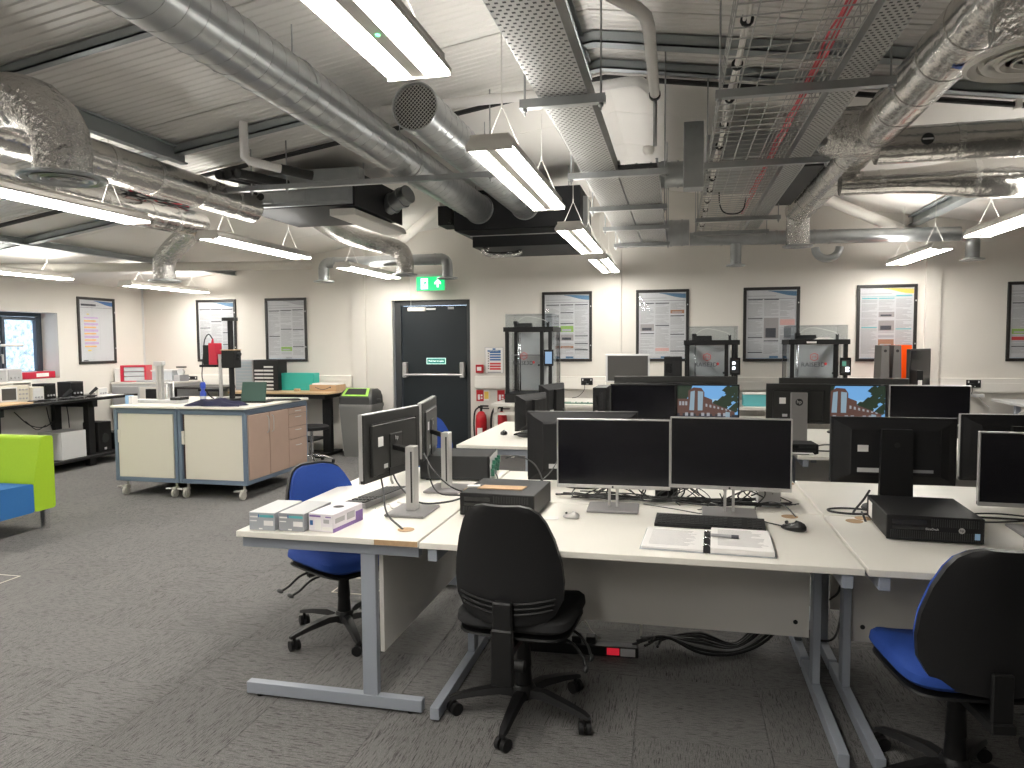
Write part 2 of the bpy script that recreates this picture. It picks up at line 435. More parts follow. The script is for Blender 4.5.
MB().cbox(.04, .275, -hw, hw, -.02, .0, .004).build('window_sill', 'white_paint', wt)
MB().cyl((.045, .36, .3), (.06, .36, .3), .012, n=8).cbox(.058, .07, .35, .37, .2, .31, .002).build('window_handle', 'silver', wt)
struct(MB().box(-9.6, -9.3, 2, 16, -.2, 3.2).build('wall_exterior', 'stone'), 'rough grey rendered stone wall outside the window', 'wall')

# ------------------------------------------------------------------ ceiling
JY = 5.25
m = MB().prism([(XL-.3, roof(XL-.3)+.12), (RX, RZ+.12), (XR+.3, roof(XR+.3)+.12), (XR+.3, roof(XR+.3)+.2), (RX, RZ+.2), (XL-.3, roof(XL-.3)+.2)], 1, YF-.3, WY+.3)
CE = struct(m.build('ceiling', 'ceil'), 'shallow pitched white lined roof with ribbed and smooth sheets', 'ceiling')
def rib_panel(y0, y1, side):
    m = MB(); xe = XL if side < 0 else XR; V = []; per = .0625; d = .0055; y = y0+.004; prof = []
    while y < y1-.01:
        prof += [(y, 0), (y+.03, 0), (y+.038, d), (y+.054, d)]; y += per
    prof.append((y1-.004, 0))
    for x in (RX, xe):
        for (yy, dz) in prof: V.append((x, yy, roof(x)+dz))
    n = len(prof)
    m.add(V, [(i, i+1, n+i+1, n+i) for i in range(n-1)])
    return m.build('ceiling_panel', 'ceil', CE)
def flat_panel(y0, y1, side):
    xe = XL if side < 0 else XR
    m = MB(); m.add([(x, y, roof(x)+dz) for x in (RX, xe) for y in (y0+.003, y1-.003) for dz in (0, .03)],
        [(0, 2, 6, 4), (1, 5, 7, 3), (0, 1, 3, 2), (4, 6, 7, 5), (0, 4, 5, 1), (2, 3, 7, 6)])
    return m.build('ceiling_panel', 'ceil_matte', CE)
for sd in (-1, 1):
    y = JY
    while y > YF: rib_panel(max(YF, y-1.0), y, sd); y -= 1.0
    for a, b in ((JY, 6.15), (6.15, 7.15), (7.15, 8.15), (8.15, WY)): flat_panel(a, b, sd)
def purlin(x, y0, y1, h=.11, w=.06, ma='purlin'):
    z = roof(x) - .012
    m = MB().box(x-w/2, x+w/2, y0, y1, z-.012, z).box(x-.006, x+.006, y0, y1, z-h, z-.012).box(x-w/2, x+w/2, y0, y1, z-h-.012, z-h)
    return m.build('purlin', ma, CE)
purlin(-3.56, YF, JY-.55, .1); purlin(-6.2, YF, WY, .05); purlin(-.62, YF, 5.0, .09, .09); purlin(2.66, JY, WY, .10, .12); purlin(4.9, YF, WY, .1)
def cross(y, x0, x1, h=.055, w=.07, ma='purlin', dark=False):
    m = MB(); pts = [x0] + ([RX] if x0 < RX < x1 else []) + [x1]
    for a, b in zip(pts, pts[1:]):
        for (ya, yb, za, zb) in ((y-w/2, y+w/2, -.02-h, -.02-h+.012), (y-w/2, y-w/2+.01, -.02-h, -.012), (y+w/2-.01, y+w/2, -.02-h, -.012)):
            V = [(x, yy, roof(x)+z) for x in (a, b) for yy in (ya, yb) for z in (za, zb)]
            m.add(V, [(0, 1, 3, 2), (4, 6, 7, 5), (0, 4, 5, 1), (2, 3, 7, 6), (0, 2, 6, 4), (1, 5, 7, 3)])
    return m.build('cross_rail', ma, CE)
cross(4.62, -3.95, -2.2); cross(4.55, -.7, 3.6, .06, .09); cross(5.0, -.66, 3.6, .05, .07); cross(3.15, -7.5, -2.2, .045, .045, 'purlin'); cross(1.2, -7.5, -1.2, .045, .045, 'purlin')
def brace(a, b, r=.05): return MB().tube([a, b], r, 14).build('wind_brace', 'white_paint', CE)
brace((-7.6, 5.95, 2.30), (-5.0, 9.19, 2.60), .055); brace((-2.55, 7.75, 3.06), (-3.62, 9.19, 2.90), .06); brace((1.55, 8.45, 3.05), (2.75, 9.19, 2.67), .06)
cross(5.82, -7.7, -4.0, .05, .08)
m = MB(); yb = JY-.005
pts = [(x, yb, roof(x)-.035) for x in (-7.7, -5.5, -3.5, -2, RX)] + [(x, yb, roof(x)-.035) for x in (.2, 1.2, 2.5, 4.5, 6.7)]
bc = thing('roof_cable', 'thick black cable clipped along the roof joint from eave to eave', 'cable', (0, 0, 0))
m.tube(pts, .019, 8).build('cable_run', 'cable', bc)
m = MB()
for x in (-3.35, -1.9, -.2, .9, 2.1): m.cbox(x-.02, x+.02, yb-.026, yb+.022, roof(x)-.06, roof(x)-.001, .004)
split_build(m, 'cable_clip', 'pvc_white', bc)

# ------------------------------------------------------------------ door
dt = struct(thing('door_1', 'dark grey fire exit door with a silver push bar', 'door', ((DX0+DX1)/2, WY, 0)))
h = (DX1-DX0)/2
MB().box(-h, -h+.005, 0, .17, 0, DZ).box(-h+.005, h, 0, .17, DZ-.005, DZ).build('reveal_lining', 'reveal', dt)
m = MB(); m.cbox(-h+.02, -h+.11, .05, .15, 0, DZ-.005, .006).cbox(h-.06, h, .05, .15, 0, DZ-.005, .006).cbox(-h+.11, h-.06, .05, .15, DZ-.075, DZ-.005, .006)
m.build('door_frame', 'door_frame', dt)
MB().cbox(-h+.115, h-.065, .075, .125, .008, DZ-.08, .004).build('door_leaf', 'door', dt)
bar = MB(); zb = 1.07
bar.cyl((-h+.17, .0, zb), (h-.12, .0, zb), .016, n=12)
pb = bar.build('push_bar', 'silver', dt)
for s in (-h+.17, h-.12): MB().cbox(s-.03, s+.03, -.01, .074, zb-.04, zb+.17, .008).build('push_bar_bracket', 'silver', pb)
sg = MB().box(-.12+.03, .16+.03, .068, .0745, 1.21, 1.30).build('door_sign', 'teal_sign', dt)
MB().box(-.085, .185, .066, .0675, 1.215, 1.219).box(-.085, .185, .066, .0675, 1.291, 1.295).box(-.085, -.081, .066, .0675, 1.22, 1.29).box(.181, .185, .066, .0675, 1.22, 1.29).build('sign_border', 'sign_white', sg)
text('Push bar to open', .031, 'sign_white', sg, (.05, .0672, 1.255), (PI/2, 0, 0))
cl = MB().cbox(-.32, -.25, .03, .074, 1.955, 1.985, .004).box(-.26, .06, .045, .06, 1.962, 1.972).box(-.12, .06, .035, .047, 1.948, 1.962).build('door_closer', 'silver', dt)
MB().cbox(.23, .31, .05, .074, 1.955, 1.985, .004).build('closer_guide', 'grey_light', dt)
# hanging white bar on a cord in front of the door
hb = thing('hanging_bar', 'small white bar hanging on a cord in front of the door top', 'bar', (-3.27, 8.75, 1.91))
MB().cbox(-.12, .12, -.02, .02, 0, .05, .006).build('bar_body', 'pvc_white', hb)
MB().cyl((-.08, 0, .05), (-.08, 0, 1.04), .003, n=6).build('cord', 'cable_white', hb)
# exit sign
ex = thing('exit_sign', 'lit green emergency exit sign with running figure and arrow above the door', 'sign', (-3.16, 8.98, 2.19))
MB().cbox(-.19, .19, -.02, .02, 0, .18, .004).build('sign_face', 'green_sign', ex)
MB().cbox(-.20, .20, .02, .06, .03, .21, .004).cyl((0, .05, .12), (0, .22, .12), .02, n=8).build('sign_housing', 'grey_light', ex)
m = MB(); Yf = -.0225
m.box(-.125, -.03, Yf, -.0205, .02, .16)
m.prism([(.095, .04), (.12, .04), (.12, .10), (.15, .075), (.15, .105), (.1075, .145), (.065, .105), (.065, .075), (.095, .10)], 1, Yf, -.0205)
split_build(m, 'pictogram', 'sign_white', ex)
m = MB(); g = lambda p: m.prism(p, 1, -.0245, -.0226)
g([(-.085, .085), (-.065, .12), (-.05, .115), (-.06, .08)]); g([(-.07, .13), (-.058, .13), (-.053, .142), (-.062, .152), (-.073, .145)])
g([(-.083, .09), (-.07, .085), (-.095, .035), (-.11, .04)]); g([(-.07, .09), (-.06, .085), (-.045, .06), (-.05, .03), (-.06, .03), (-.058, .058)]); g([(-.066, .118), (-.055, .113), (-.035, .095), (-.04, .088), (-.055, .1)]); g([(-.075, .115), (-.068, .108), (-.09, .095), (-.1, .1)])
stuff(m.build('running_figure', 'green_sign', ex))

# ------------------------------------------------------------------ wall trunking, sockets, notices
def trunk(name, x0, x1, label):
    t = struct(thing(name, label, 'trunking', ((x0+x1)/2, WY, .89)))
    h = (x1-x0)/2
    MB().cbox(-h, h, -.05, 0, 0, .17, .006).build('trunking_body', 'pvc_white', t)
    MB().cbox(-h, h, -.056, -.05, .015, .115, .002).build('trunking_cover', 'pvc_white', t)
trunk('trim_2', -7.7, -4.4, 'white dado trunking low on the wall behind the wood-topped table')
trunk('trim_3', -2.62, -.88, 'white dado trunking on the wall beside the exit door')
trunk('trim_4', -.68, 2.79, 'white dado trunking on the wall behind the small 3D printers')
trunk('trim_5', 2.97, 6.7, 'white dado trunking at the right end of the back wall')
def socket(x, z, label, y=WY-.056):
    t = thing('wall_socket', label, 'socket', (x, y, z), 0, 'double wall sockets on the trunking')
    MB().cbox(-.075, .075, -.012, 0, 0, .09, .003).build('faceplate', 'black', t)
    m = MB()
    for s in (-.06, .045): m.box(s, s+.015, -.0145, -.012, .055, .08)
    m.box(-.02, .02, -.014, -.012, .008, .018); split_build(m, 'rocker_switch', 'grey_light', t)
    MB().cbox(-.045, -.005, -.05, -.012, .01, .05, .004).build('plug', 'black', t)
    MB().tube(smooth_path([(-.025, -.045, .02), (-.03, -.05, -.06), (-.10, -.08, -.14), (-.18, -.10, -.16)]), .004, 6).build('cable', 'cable', t)
socket(-1.12, .95, 'black double wall socket left of the grey monitor'); socket(2.99+.32, .95, 'black double wall socket right of the black binders and bins')
socket(-6.9, .95, 'black double wall socket near the left corner')
t = thing('mains_adapter', 'small white plug-in adapter hanging below the right wall socket', 'adapter', (3.35, WY-.056, .845)); MB().cbox(-.06, .06, -.05, 0, 0, .035, .004).build('adapter_body', 'grey_light', t); MB().tube(smooth_path([(.02, -.02, 0), (.05, -.05, -.06), (.1, -.1, -.12)]), .004, 6).build('cable', 'cable_grey', t)
def sign(name, x, z, w, hgt, label, cat, mats, fn, y=WY, ma='paper_white'):
    t = thing(name, label, cat, (x, y, z)); MB().box(-w/2, w/2, -.006, 0, 0, hgt).build('plate', ma, t)
    m = MB(); fn(m); stuff(m.build('print', mats, t)); return t
def fire_notice(m):
    Y0, Y1 = -.0075, -.006
    m.box(-.09, .09, Y0, Y1, .28, .30, 0); m.box(-.02, .02, Y0, Y1, .305, .325, 0)
    for i in range(4): m.box(-.06, .09, Y0, Y1, .262-i*.033, .268-i*.033+.015, 0)
    for i in range(3): m.box(-.06, .09, Y0, Y1, .11-i*.035, .11-i*.035+.024, 1)
    for i in range(7): m.box(-.085, -.07, Y0, Y1, .25-i*.033, .262-i*.033, 2)
    m.box(-.09, .09, Y0, Y1, .005, .012, 2)
ft = sign('fire_notice', -2.36, 1.10, .24, .335, 'blue and red fire action notice beside the exit door', 'notice', ['ink_blue', 'ink_red', 'ink'], fire_notice)
text('FIRE ACTION', .020, 'paper_white', ft, (0, -.0077, .29), (PI/2, 0, 0)); 
MB().box(-.125, .125, -.008, 0, -.005, 0).box(-.125, .125, -.008, 0, .335, .34).box(-.125, -.12, -.008, 0, 0, .335).box(.12, .125, -.008, 0, 0, .335).build('notice_frame', 'grey_plastic', ft)
t = thing('fire_call_point', 'small red break-glass fire call point by the exit door', 'alarm', (-2.555, WY, 1.10))
MB().cbox(-.05, .05, -.05, 0, 0, .11, .006).build('call_point_body', 'red', t); MB().box(-.03, .03, -.053, -.05, .03, .08).build('call_point_glass', 'paper_white', t)
def ext_sign(m):
    m.box(-.03, .0, -.0075, -.006, .02, .09); m.box(.01, .035, -.0075, -.006, .03, .05); m.box(.01, .035, -.0075, -.006, .065, .09)
sign('extinguisher_sign', -2.56, .72, .10, .15, 'small red extinguisher sign under the call point', 'sign', ['paper_white'], ext_sign, ma='red')
sign('extinguisher_id_sign', -2.47, .73, .07, .14, 'small yellow and white label sign beside the red extinguisher sign', 'sign', ['ink_yellow'], lambda m: m.box(-.03, .03, -.0075, -.006, .02, .12))
sign('extinguisher_sign', -2.27, .72, .10, .15, 'small red extinguisher sign near the tall 3D printer', 'sign', ['paper_white'], ext_sign, ma='red')
def extinguisher(x, y, z, label):
    t = thing('fire_extinguisher', label, 'fire extinguisher', (x, y, z), 0, 'wall hung fire extinguishers')
    MB().lathe([(.06, 0), (.072, .01), (.075, .03), (.075, .36), (.068, .42), (.045, .46), (.022, .475)], n=20).build('cylinder_body', 'red', t)
    MB().box(-.035, .035, -.078, -.07, .14, .26).build('instruction_label', 'paper_white', t)
    MB().cyl((0, 0, .475), (0, 0, .53), .016, n=10).cbox(-.012, .10, -.012, .012, .535, .555, .003).cbox(-.012, .11, -.01, .01, .505, .517, .003).cbox(-.04, .02, -.014, .014, .515, .545, .003).build('valve_handle', 'black', t)
    MB().tube(smooth_path([(-.03, 0, .53), (-.085, 0, .47), (-.10, 0, .32), (-.095, 0, .18), (-.088, 0, .06)]), .011, 8).build('hose', 'rubber', t)
extinguisher(-2.52, 9.1, .12, 'red fire extinguisher hung beside the exit door edge')
extinguisher(-2.24, 9.1, .12, 'red fire extinguisher half hidden behind the small white table')
MB_h = thing('extinguisher_hose', 'thick black hose looping on the wall between the fire extinguishers', 'hose', (-2.3, 9.1, .2))
MB().tube(smooth_path([(.14, -.02, .5), (.02, -.03, .48), (-.06, -.03, .38), (-.08, -.02, .2), (-.05, -.02, 0)]), .014, 8).build('hose_run', 'rubber', MB_h)

# ------------------------------------------------------------------ framed posters
def poster(loc, rz, label, cols=3, seed=1, swoosh='ink_steel', heads=(), images=(), accent='ink', left=False, stack=False):
    W_, H_ = .65, .90; t = thing('framed_poster', label, 'poster', loc, rz, 'framed research posters on the walls')
    b = .036; m = MB()
    m.cbox(-W_/2, W_/2, -.022, 0, 0, b, .004).cbox(-W_/2, W_/2, -.022, 0, H_-b, H_, .004).cbox(-W_/2, -W_/2+b, -.022, 0, b, H_-b, .004).cbox(W_/2-b, W_/2, -.022, 0, b, H_-b, .004)
    fr = m.build('frame', 'frame_black', t)
    m = MB()
    for z in (.2, .7): m.box(W_/2-.024, W_/2-.010, -.0235, -.022, z, z+.016)
    split_build(m, 'frame_clip', 'grey_light', fr)
    MB().box(-W_/2+b, W_/2-b, -.006, -.001, b, H_-b).build('poster_sheet', 'paper', t)
    MB().box(-W_/2+b, W_/2-b, -.0135, -.012, b, H_-b).build('cover_pane', 'pane', t)
    mats = ['ink_text', 'ink', swoosh, accent, 'ink_lightblue', 'ink_grey', 'ink_purple', 'ink_orange', 'ink_brown', 'ink_green', 'ink_taupe', 'ink_pink', 'ink_red', 'ink_yellow', 'ink_teal', 'paper_white']
    m = MB(); y0, y1 = -.0072, -.006; x0, x1 = -W_/2+b+.012, W_/2-b-.012; top = H_-b
    # swoosh at the top right
    pts = [(x0+.24, top-.006)] + [(x0+.24+(x1-x0-.23)*k/8, top-.012-.062*math.sin(PI*.5*k/8)**1.5) for k in range(9)] + [(x1+.01, top-.02), (x0+.42, top-.012)]
    m.prism(pts, 1, y0, y1, 2)
    m.box(x0, x0+.33, y0, y1, top-.075, top-.065, 5); m.box(x0, x1, y0, y1, top-.105, top-.101, 3)
    rnd = random.Random(seed)
    if stack:
        m.box(x0+.02, x0+.27, y0-.0006, y1, top-.083, top-.055, 1)
        for k in range(10):
            w = .17 if k % 2 else .21; hh = .032 if k in (2, 4, 6, 8) else .02; z = top-.24-k*.043
            m.box(x0+.06, x0+.06+w+.03, y0, y1, z-hh/2, z+hh/2, 6 if k % 2 == 0 else 7)
        m.box(x0+.11, x0+.15, y0, y1, top-.20, top-.185, 13); m.box(x0+.11, x0+.17, y0, y1, top-.69, top-.67, 13)
        m.box(x0+.33, x0+.333, y0, y1, .18, top-.22, 5); m.box(x0+.03, x0+.11, y0, y1, b+.004, b+.016, 1)
    else:
        cw = (x1-x0)/cols
        for c in range(cols):
            xa, xb = x0+c*cw+.008, x0+(c+1)*cw-.008
            hz = [hh for cc, hh in heads if cc == c]
            im = [q for q in images if q[0] == c]
            z = top-.135
            while z > b+.05:
                blk = [q for q in im if q[1]-.01 < z < q[2]+.01]; hd = [q for q in hz if abs(q-z) < .012]
                if not blk and not hd:
                    if rnd.random() > .08: m.box(xa, xb-rnd.random()**3*(xb-xa)*.6, y0, y1, z-.0026, z+.0026, 0)
                z -= .0115
            for q in hz: m.box(xa, xb, y0, y1, q-.006, q+.006, 3)
            for (cc, za, zb_, mi) in im:
                m.box(xa, xb, y0, y1, za, zb_, mi)
                if mi in (9, 10, 8): m.box(xa+.02, xb-.03, y0-.0004, y0, za+.01, (za+zb_)/2, 1 if mi == 10 else 5)
        m.box(x0+.26, x0+.36, y0, y1, b+.006, b+.03, 2); m.box(x0, x1, y0, y1, b+.002, b+.005, 4)
    stuff(m.build('print', mats, t)); return t
zP = 1.25
poster((XL, 8.30, zP), PI/2, 'framed poster with a purple and orange flow chart on the left wall', stack=True, swoosh='ink_blue')
poster((-6.52, WY, zP), 0, 'framed text poster on the back wall behind the microscope stand', seed=2, heads=((0, .755), (1, .755), (2, .755), (0, .49), (1, .58), (2, .42), (2, .25)), images=((1, .66, .70, 5),))
poster((-5.40, WY, zP), 0, 'framed grey text poster above the teal box and cardboard box', seed=3, swoosh='ink_grey', heads=((0, .72), (1, .725), (2, .73), (0, .36), (1, .46), (2, .45), (2, .21)), images=((1, .15, .21, 9),))
poster((-1.385, WY, zP), 0, 'framed poster with a green picture behind the tall 3D printer', seed=4, heads=((0, .73), (1, .73), (2, .73), (1, .63), (1, .49), (0, .58), (2, .33), (2, .23), (2, .15)), images=((1, .38, .46, 9), (0, .27, .35, 10), (1, .27, .35, 10), (1, .17, .20, 8), (0, .39, .46, 5)))
poster((-.18, WY, zP), 0, 'framed poster with a small orange figure beside the grey monitor', seed=5, heads=((0, .73), (1, .73), (2, .57), (1, .45), (0, .35), (2, .34), (2, .13)), images=((0, .38, .47, 10), (2, .60, .645, 8), (1, .13, .17, 11)))
poster((1.115, WY, zP), 0, 'framed poster with a pink diamond diagram between the two small 3D printers', seed=6, heads=((0, .75), (1, .75), (0, .52), (0, .29), (1, .25), (0, .11)), images=((1, .28, .53, 10), (2, .44, .51, 11), (2, .26, .32, 5)))
poster((2.395, WY, zP), 0, 'framed poster with a yellow and teal swoosh above the orange bin', seed=7, swoosh='ink_yellow', accent='ink_teal', heads=((0, .74), (1, .74), (2, .77), (0, .40), (2, .38)), images=((1, .36, .48, 10), (1, .28, .31, 5), (1, .52, .58, 10), (1, .15, .26, 8)))
poster((3.97, WY, zP), 0, 'framed poster with a red block cut by the right edge of the view', seed=8, heads=((0, .66), (0, .17)), images=((0, .24, .28, 12), (0, .31, .37, 9), (1, .3, .5, 10)))
# ------------------------------------------------------------------ suspended fluorescent lights
def light(x, y, z, label):
    t = thing('ceiling_light', label, 'light', (x, y, z), 0, 'suspended twin strip lights')
    L, w = .74, .108
    m = MB().prism([(-w, .012), (w, .012), (w*.8, .042), (-w*.8, .042)], 1, -L, L).box(-w, -w+.004, -L, L, 0, .012).box(w-.004, w, -L, L, 0, .012).box(-w+.004, w-.004, -L, -L+.004, -.012, .012).box(-w+.004, w-.004, L-.004, L, -.012, .012)
    m.prism([(-.032, .012), (.032, .012), (.022, -.004), (-.022, -.004)], 1, -L+.005, L-.005)
    for s in (-1, 1): m.box(s*.084-.003, s*.084+.003, -L, L, .040, .058)
    m.box(-.081, .081, -L, -L+.006, .040, .058).box(-.081, .081, L-.006, L, .040, .058)
    m.build('housing', 'white_paint', t)
    MB().box(-.07, .07, -L+.05, L-.05, .0421, .0426).build('added_uplight_strip', 'added_uplight', t)  # added emitter, not part of the real fitting; lifts the dark ceiling
    for s in (-1, 1):
        d = MB(); a, b = (.034, .101) if s > 0 else (-.101, -.034)
        d.cbox(a, b, -L+.006, L-.006, -.006, .0115, .004); d.build('diffuser', 'diffuser', t)
    for s in (-.5, .5):
        m = MB(); zr = roof(x) - z - .02
        top = min(.25, zr*.7)
        m.cyl((0, s, top), (0, s, zr), .0025, n=5, caps=False)
        for a in (-.084, .084): m.cyl((a, s, .058), (0, s, top), .002, n=5, caps=False)
        m.cyl((0, s, top-.01), (0, s, top+.02), .005, n=6); m.build('suspension_wire', 'cable_white', t)
    return t
r1 = light(-.80, 1.45, 2.36, 'twin strip light nearest the camera, cut by the top edge of the view')
MB().cyl((0, -.28+.7, -.0075), (0, -.28+.7, -.004), .006, n=8).build('status_led', 'led_green', r1)
light(-.80, 3.80, 2.36, 'twin strip light in the middle below the grilled spiral duct')
light(-.80, 6.15, 2.36, 'twin strip light hanging under the black plenum box')
light(-.80, 8.15, 2.36, 'small far twin strip light near the back wall in the centre')
light(-3.65, 3.57, 2.36, 'twin strip light below the foil diffuser elbow at left')
light(-3.65, 5.80, 2.36, 'twin strip light between the foil ducts above the trolley benches')
light(-3.65, 8.16, 2.36, 'twin strip light in front of the exit sign')
light(-6.6, 5.93, 2.24, 'strip light above the window by the left wall')
light(-6.6, 8.28, 2.24, 'strip light in the left corner above the flow chart poster')
light(2.42, 5.95, 2.36, 'twin strip light cut by the right edge of the view')
light(2.42, 8.20, 2.36, 'twin strip light above the poster with the yellow swoosh')
light(-6.6, 3.58, 2.24, 'added unseen strip light over the near end of the black workbench'); light(-6.6, 1.2, 2.24, 'added unseen strip light near the camera along the left wall')  # both added out of view to brighten the ceiling at left
light(-.80, -.90, 2.36, 'added unseen twin strip light behind the camera over the middle aisle'); light(-3.65, -1.15, 2.36, 'added unseen twin strip light behind the camera on the left')  # both added behind the camera to light the surfaces facing it
light(-3.65, 1.2, 2.36, 'twin strip light over the open floor at the left')
# ------------------------------------------------------------------ ducts
def helix(m, x, z, r, y0, y1, pitch, n=18, tr=.0036):
    k = int((y1-y0)/pitch*n); m.tube([(x+r*math.cos(2*PI*i/n), y0+(y1-y0)*i/k, z+r*math.sin(2*PI*i/n)) for i in range(k+1)], tr, 4)
PY = 7.15
d1 = thing('spiral_duct', 'long round spiral steel duct running across the ceiling to the black plenum', 'duct', (-1.98, 0, 2.87))
MB().cyl((0, -1.5, 0), (0, PY-.02, 0), .138, n=40).build('duct_body', 'galv', d1)
m = MB(); helix(m, 0, 0, .138, -1.4, PY-.05, .115); m.build('spiral_seam', 'galv_dull', d1)
m = MB(); 
for y in (5.1, 2.2): m.cyl((0, y-.012, 0), (0, y+.012, 0), .143, n=40)
m.lathe([(.138, 0), (.165, .0), (.165, .012), (.138, .012)], n=1) if False else None
split_build(m, 'coupling_ring', 'galv_dull', d1)
for y in (3.5, 5.0): MB().tube(arc((0, y, 0), .141, 0, PI, 16, (1, 0, 0), (0, 0, 1)), .004, 6).cyl((0, y, .14), (0, y, roof(-1.98)-2.87-.02), .004, n=6).build('hanger_strap', 'galv_dull', d1)
d2 = thing('grilled_spiral_duct', 'shorter spiral steel duct with an open mesh grille end facing the room', 'duct', (-1.5, 0, 2.89))
y0 = 4.03; R = .137
m = MB(); m.cyl((0, y0, 0), (0, PY-.02, 0), R, n=40, caps=False).cyl((0, y0, 0), (0, y0+.5, 0), R-.004, n=40, caps=False); m.build('duct_body', 'galv', d2)
MB().cyl((0, y0+.03, 0), (0, y0+.05, 0), R-.005, n=32).build('duct_shade_disc', 'black', d2)  # black disc paints the shade inside the open duct
m = MB(); m.tube(arc((0, y0-.002, 0), R, 0, 2*PI, 40, (1, 0, 0), (0, 0, 1)), .006, 6, caps=False); m.build('rim', 'galv', d2)
m = MB(); g = .0165; k = int(R*1.4142/g)+1
for i in range(-k, k+1):
    c = i*g; hl = R*R-c*c
    if hl <= 0: continue
    hl = math.sqrt(hl)
    for (ux, uz) in ((.7071, .7071), (.7071, -.7071)):
        px, pz = -uz*c, ux*c
        m.cyl((px-ux*hl, y0+.004, pz-uz*hl), (px+ux*hl, y0+.004, pz+uz*hl), .0024, n=4, caps=False)
stuff(m.build('mesh_grille', 'tray', d2))
m = MB(); helix(m, 0, 0, R, y0+.05, PY-.05, .115); m.build('spiral_seam', 'galv', d2)
MB().tube(arc((0, 5.6, 0), .141, 0, PI, 16, (1, 0, 0), (0, 0, 1)), .004, 6).cyl((0, 5.6, .14), (0, 5.6, roof(-1.5)-2.89-.02), .004, n=6).build('hanger_strap', 'galv_dull', d2)
# black plenum
pl = thing('plenum_box', 'big black air plenum box at the end of the two spiral ducts', 'air unit', (-1.60, PY, 2.44))
MB().cbox(-.65, .66, 0, .9, .22, .62, .006).build('plenum_body', 'black_box', pl)
MB().cbox(-.45, .60, -.02, .9, .04, .15, .006).build('lower_tray', 'black_box', pl)
MB().box(-.47, .60, -.025, -.02, .150, .158).build('edge_strip', 'silver', pl)
MB().prism([(-.64, .215), (.60, .215), (.60, .16), (-.46, .16)], 1, .01, .89).build('sloped_underside', 'charcoal', pl)
for x in (-.38, .10):
    MB().tube(arc((x, -.006, .43 if x < 0 else .45), .145, 0, 2*PI, 32, (1, 0, 0), (0, 0, 1)), .008, 6, caps=False).build('duct_collar', 'galv_dull', pl)
MB().cbox(.60, .70, .2, .5, .1, .55, .006).build('end_bracket', 'galv', pl)
MB().cbox(-.86, -.70, .1, .4, .30, .5, .004).cyl((-.72, .09, .33), (-.72, .02, .33), .018, n=8).build('control_box', 'black', pl)
MB().tube(smooth_path([(-.3, .05, .04), (-.34, 0, .0), (-.25, .1, -.03), (-.05, .25, .0), (0, .3, .04)], 5), [.01, .03, .03, .03, .03, .03, .03, .03, .03, .03, .03, .03, .03, .03, .03, .03, .03, .03, .03, .02, .01][:21], 8).build('foil_insulation', 'foil_flex', pl)
m = MB()
for x in (-.5, .5): m.cyl((x, .3, .62), (x, .3, roof(-1.6+x)-2.44-.015), .005, n=6)
split_build(m, 'hanger_rod', 'galv_dull', pl)
# left fan coil unit
ah = thing('fan_coil_unit', 'steel fan coil unit with black insulated side hung above the trolley benches', 'air unit', (-3.13, 5.5, 2.66))
MB().cbox(-.52, .53, 0, .03, 0, .27, .004).cbox(-.52, .53, .03, 1.0, .02, .25, .004).build('unit_casing', 'galv', ah)
m = MB()
for (a, b, c, d) in ((-.5, -.2, .03, .12), (-.18, .1, .03, .12), (.12, .5, .03, .24), (-.5, .1, .15, .24)): m.cbox(a, b, -.006, 0, c, d, .003)
split_build(m, 'access_panel', 'galv', ah)
MB().cbox(.531, .55, .0, 1.05, -.02, .27, .003).build('side_insulation', 'black', ah)
MB().cbox(-.515, .525, .035, .99, -.006, .0195, .003).build('underside_panel', 'black_box', ah)  # near-black colour paints the shade under the steel unit
MB().cbox(-.40, -.33, -.06, -.006, .06, .13, .004).cyl((-.30, -.012, .09), (-.30, -.006, .09), .03, n=12).build('wiring_box', 'charcoal', ah)
MB().prism([(.30, -.085), (.53, -.085), (.53, -.07), (.515, -.03), (.30, -.03)], 1, .05, 1.2).build('drip_tray', 'panel_grey', ah)
MB().cyl((.55, .7, .10), (.78, .62, .18), .085, n=20).cyl((.60, .68, .115), (.62, .674, .122), .095, n=20).cyl((.70, .645, .15), (.72, .64, .157), .095, n=20).build('outlet_spigot', 'galv', ah)
m = MB()
for x in (-.4, .45): m.cyl((x, .4, .25), (x, .4, roof(-3.13+x)-2.66-.015), .005, n=6)
split_build(m, 'hanger_rod', 'galv_dull', ah)
def foil_run(name, label, path, r, bands, loc=(0, 0, 0), ma='foil', cat='duct', n=22):
    t = thing(name, label, cat, loc); MB().tube(path, r, n).build('duct_body', ma, t)
    P = [Vector(p) for p in path]
    m = MB()
    for b in bands:
        i = min(int(b*(len(P)-1)), len(P)-2); f_ = b*(len(P)-1)-i; p = P[i].lerp(P[i+1], f_); d = (P[i+1]-P[i]).normalized()
        rr = (r if not isinstance(r, list) else r[i]) + .003
        m.cyl(p-d*.02, p+d*.02, rr, n=n)
    if bands: split_build(m, 'tape_band', 'foil_tape', t)
    return t
foil_run('foil_duct', 'foil wrapped duct running into the left fan coil unit', [(0, y, 0) for y in (0, 1, 2, 3, 4.48)], .122, [.25, .45, .6, .72, .8, .88, .95], (-3.52, 1.0, 2.66))
foil_run('foil_duct', 'lower foil wrapped duct above the strip light at far left', [(0, 0, 0), (0, 1, 0), (0, 2, .01), (0, 3, 0), (0, 4, .0), (.02, 4.9, .02)], .115, [.3, .45, .55, .65, .75, .85, .92], (-4.35, 1.0, 2.60))
t = thing('wire_bundle', 'tangle of red and black wires on top of the lower left foil duct', 'wires', (-4.3, 5.0, 2.70))
for k in range(5): MB().tube(smooth_path([(random.uniform(-.06, .06), random.uniform(-.1, .1)+.16*j, random.uniform(.02, .06)) for j in range(5)], 4), .006, 5).build('wire', 'cable_red' if k % 2 else 'cable', t)
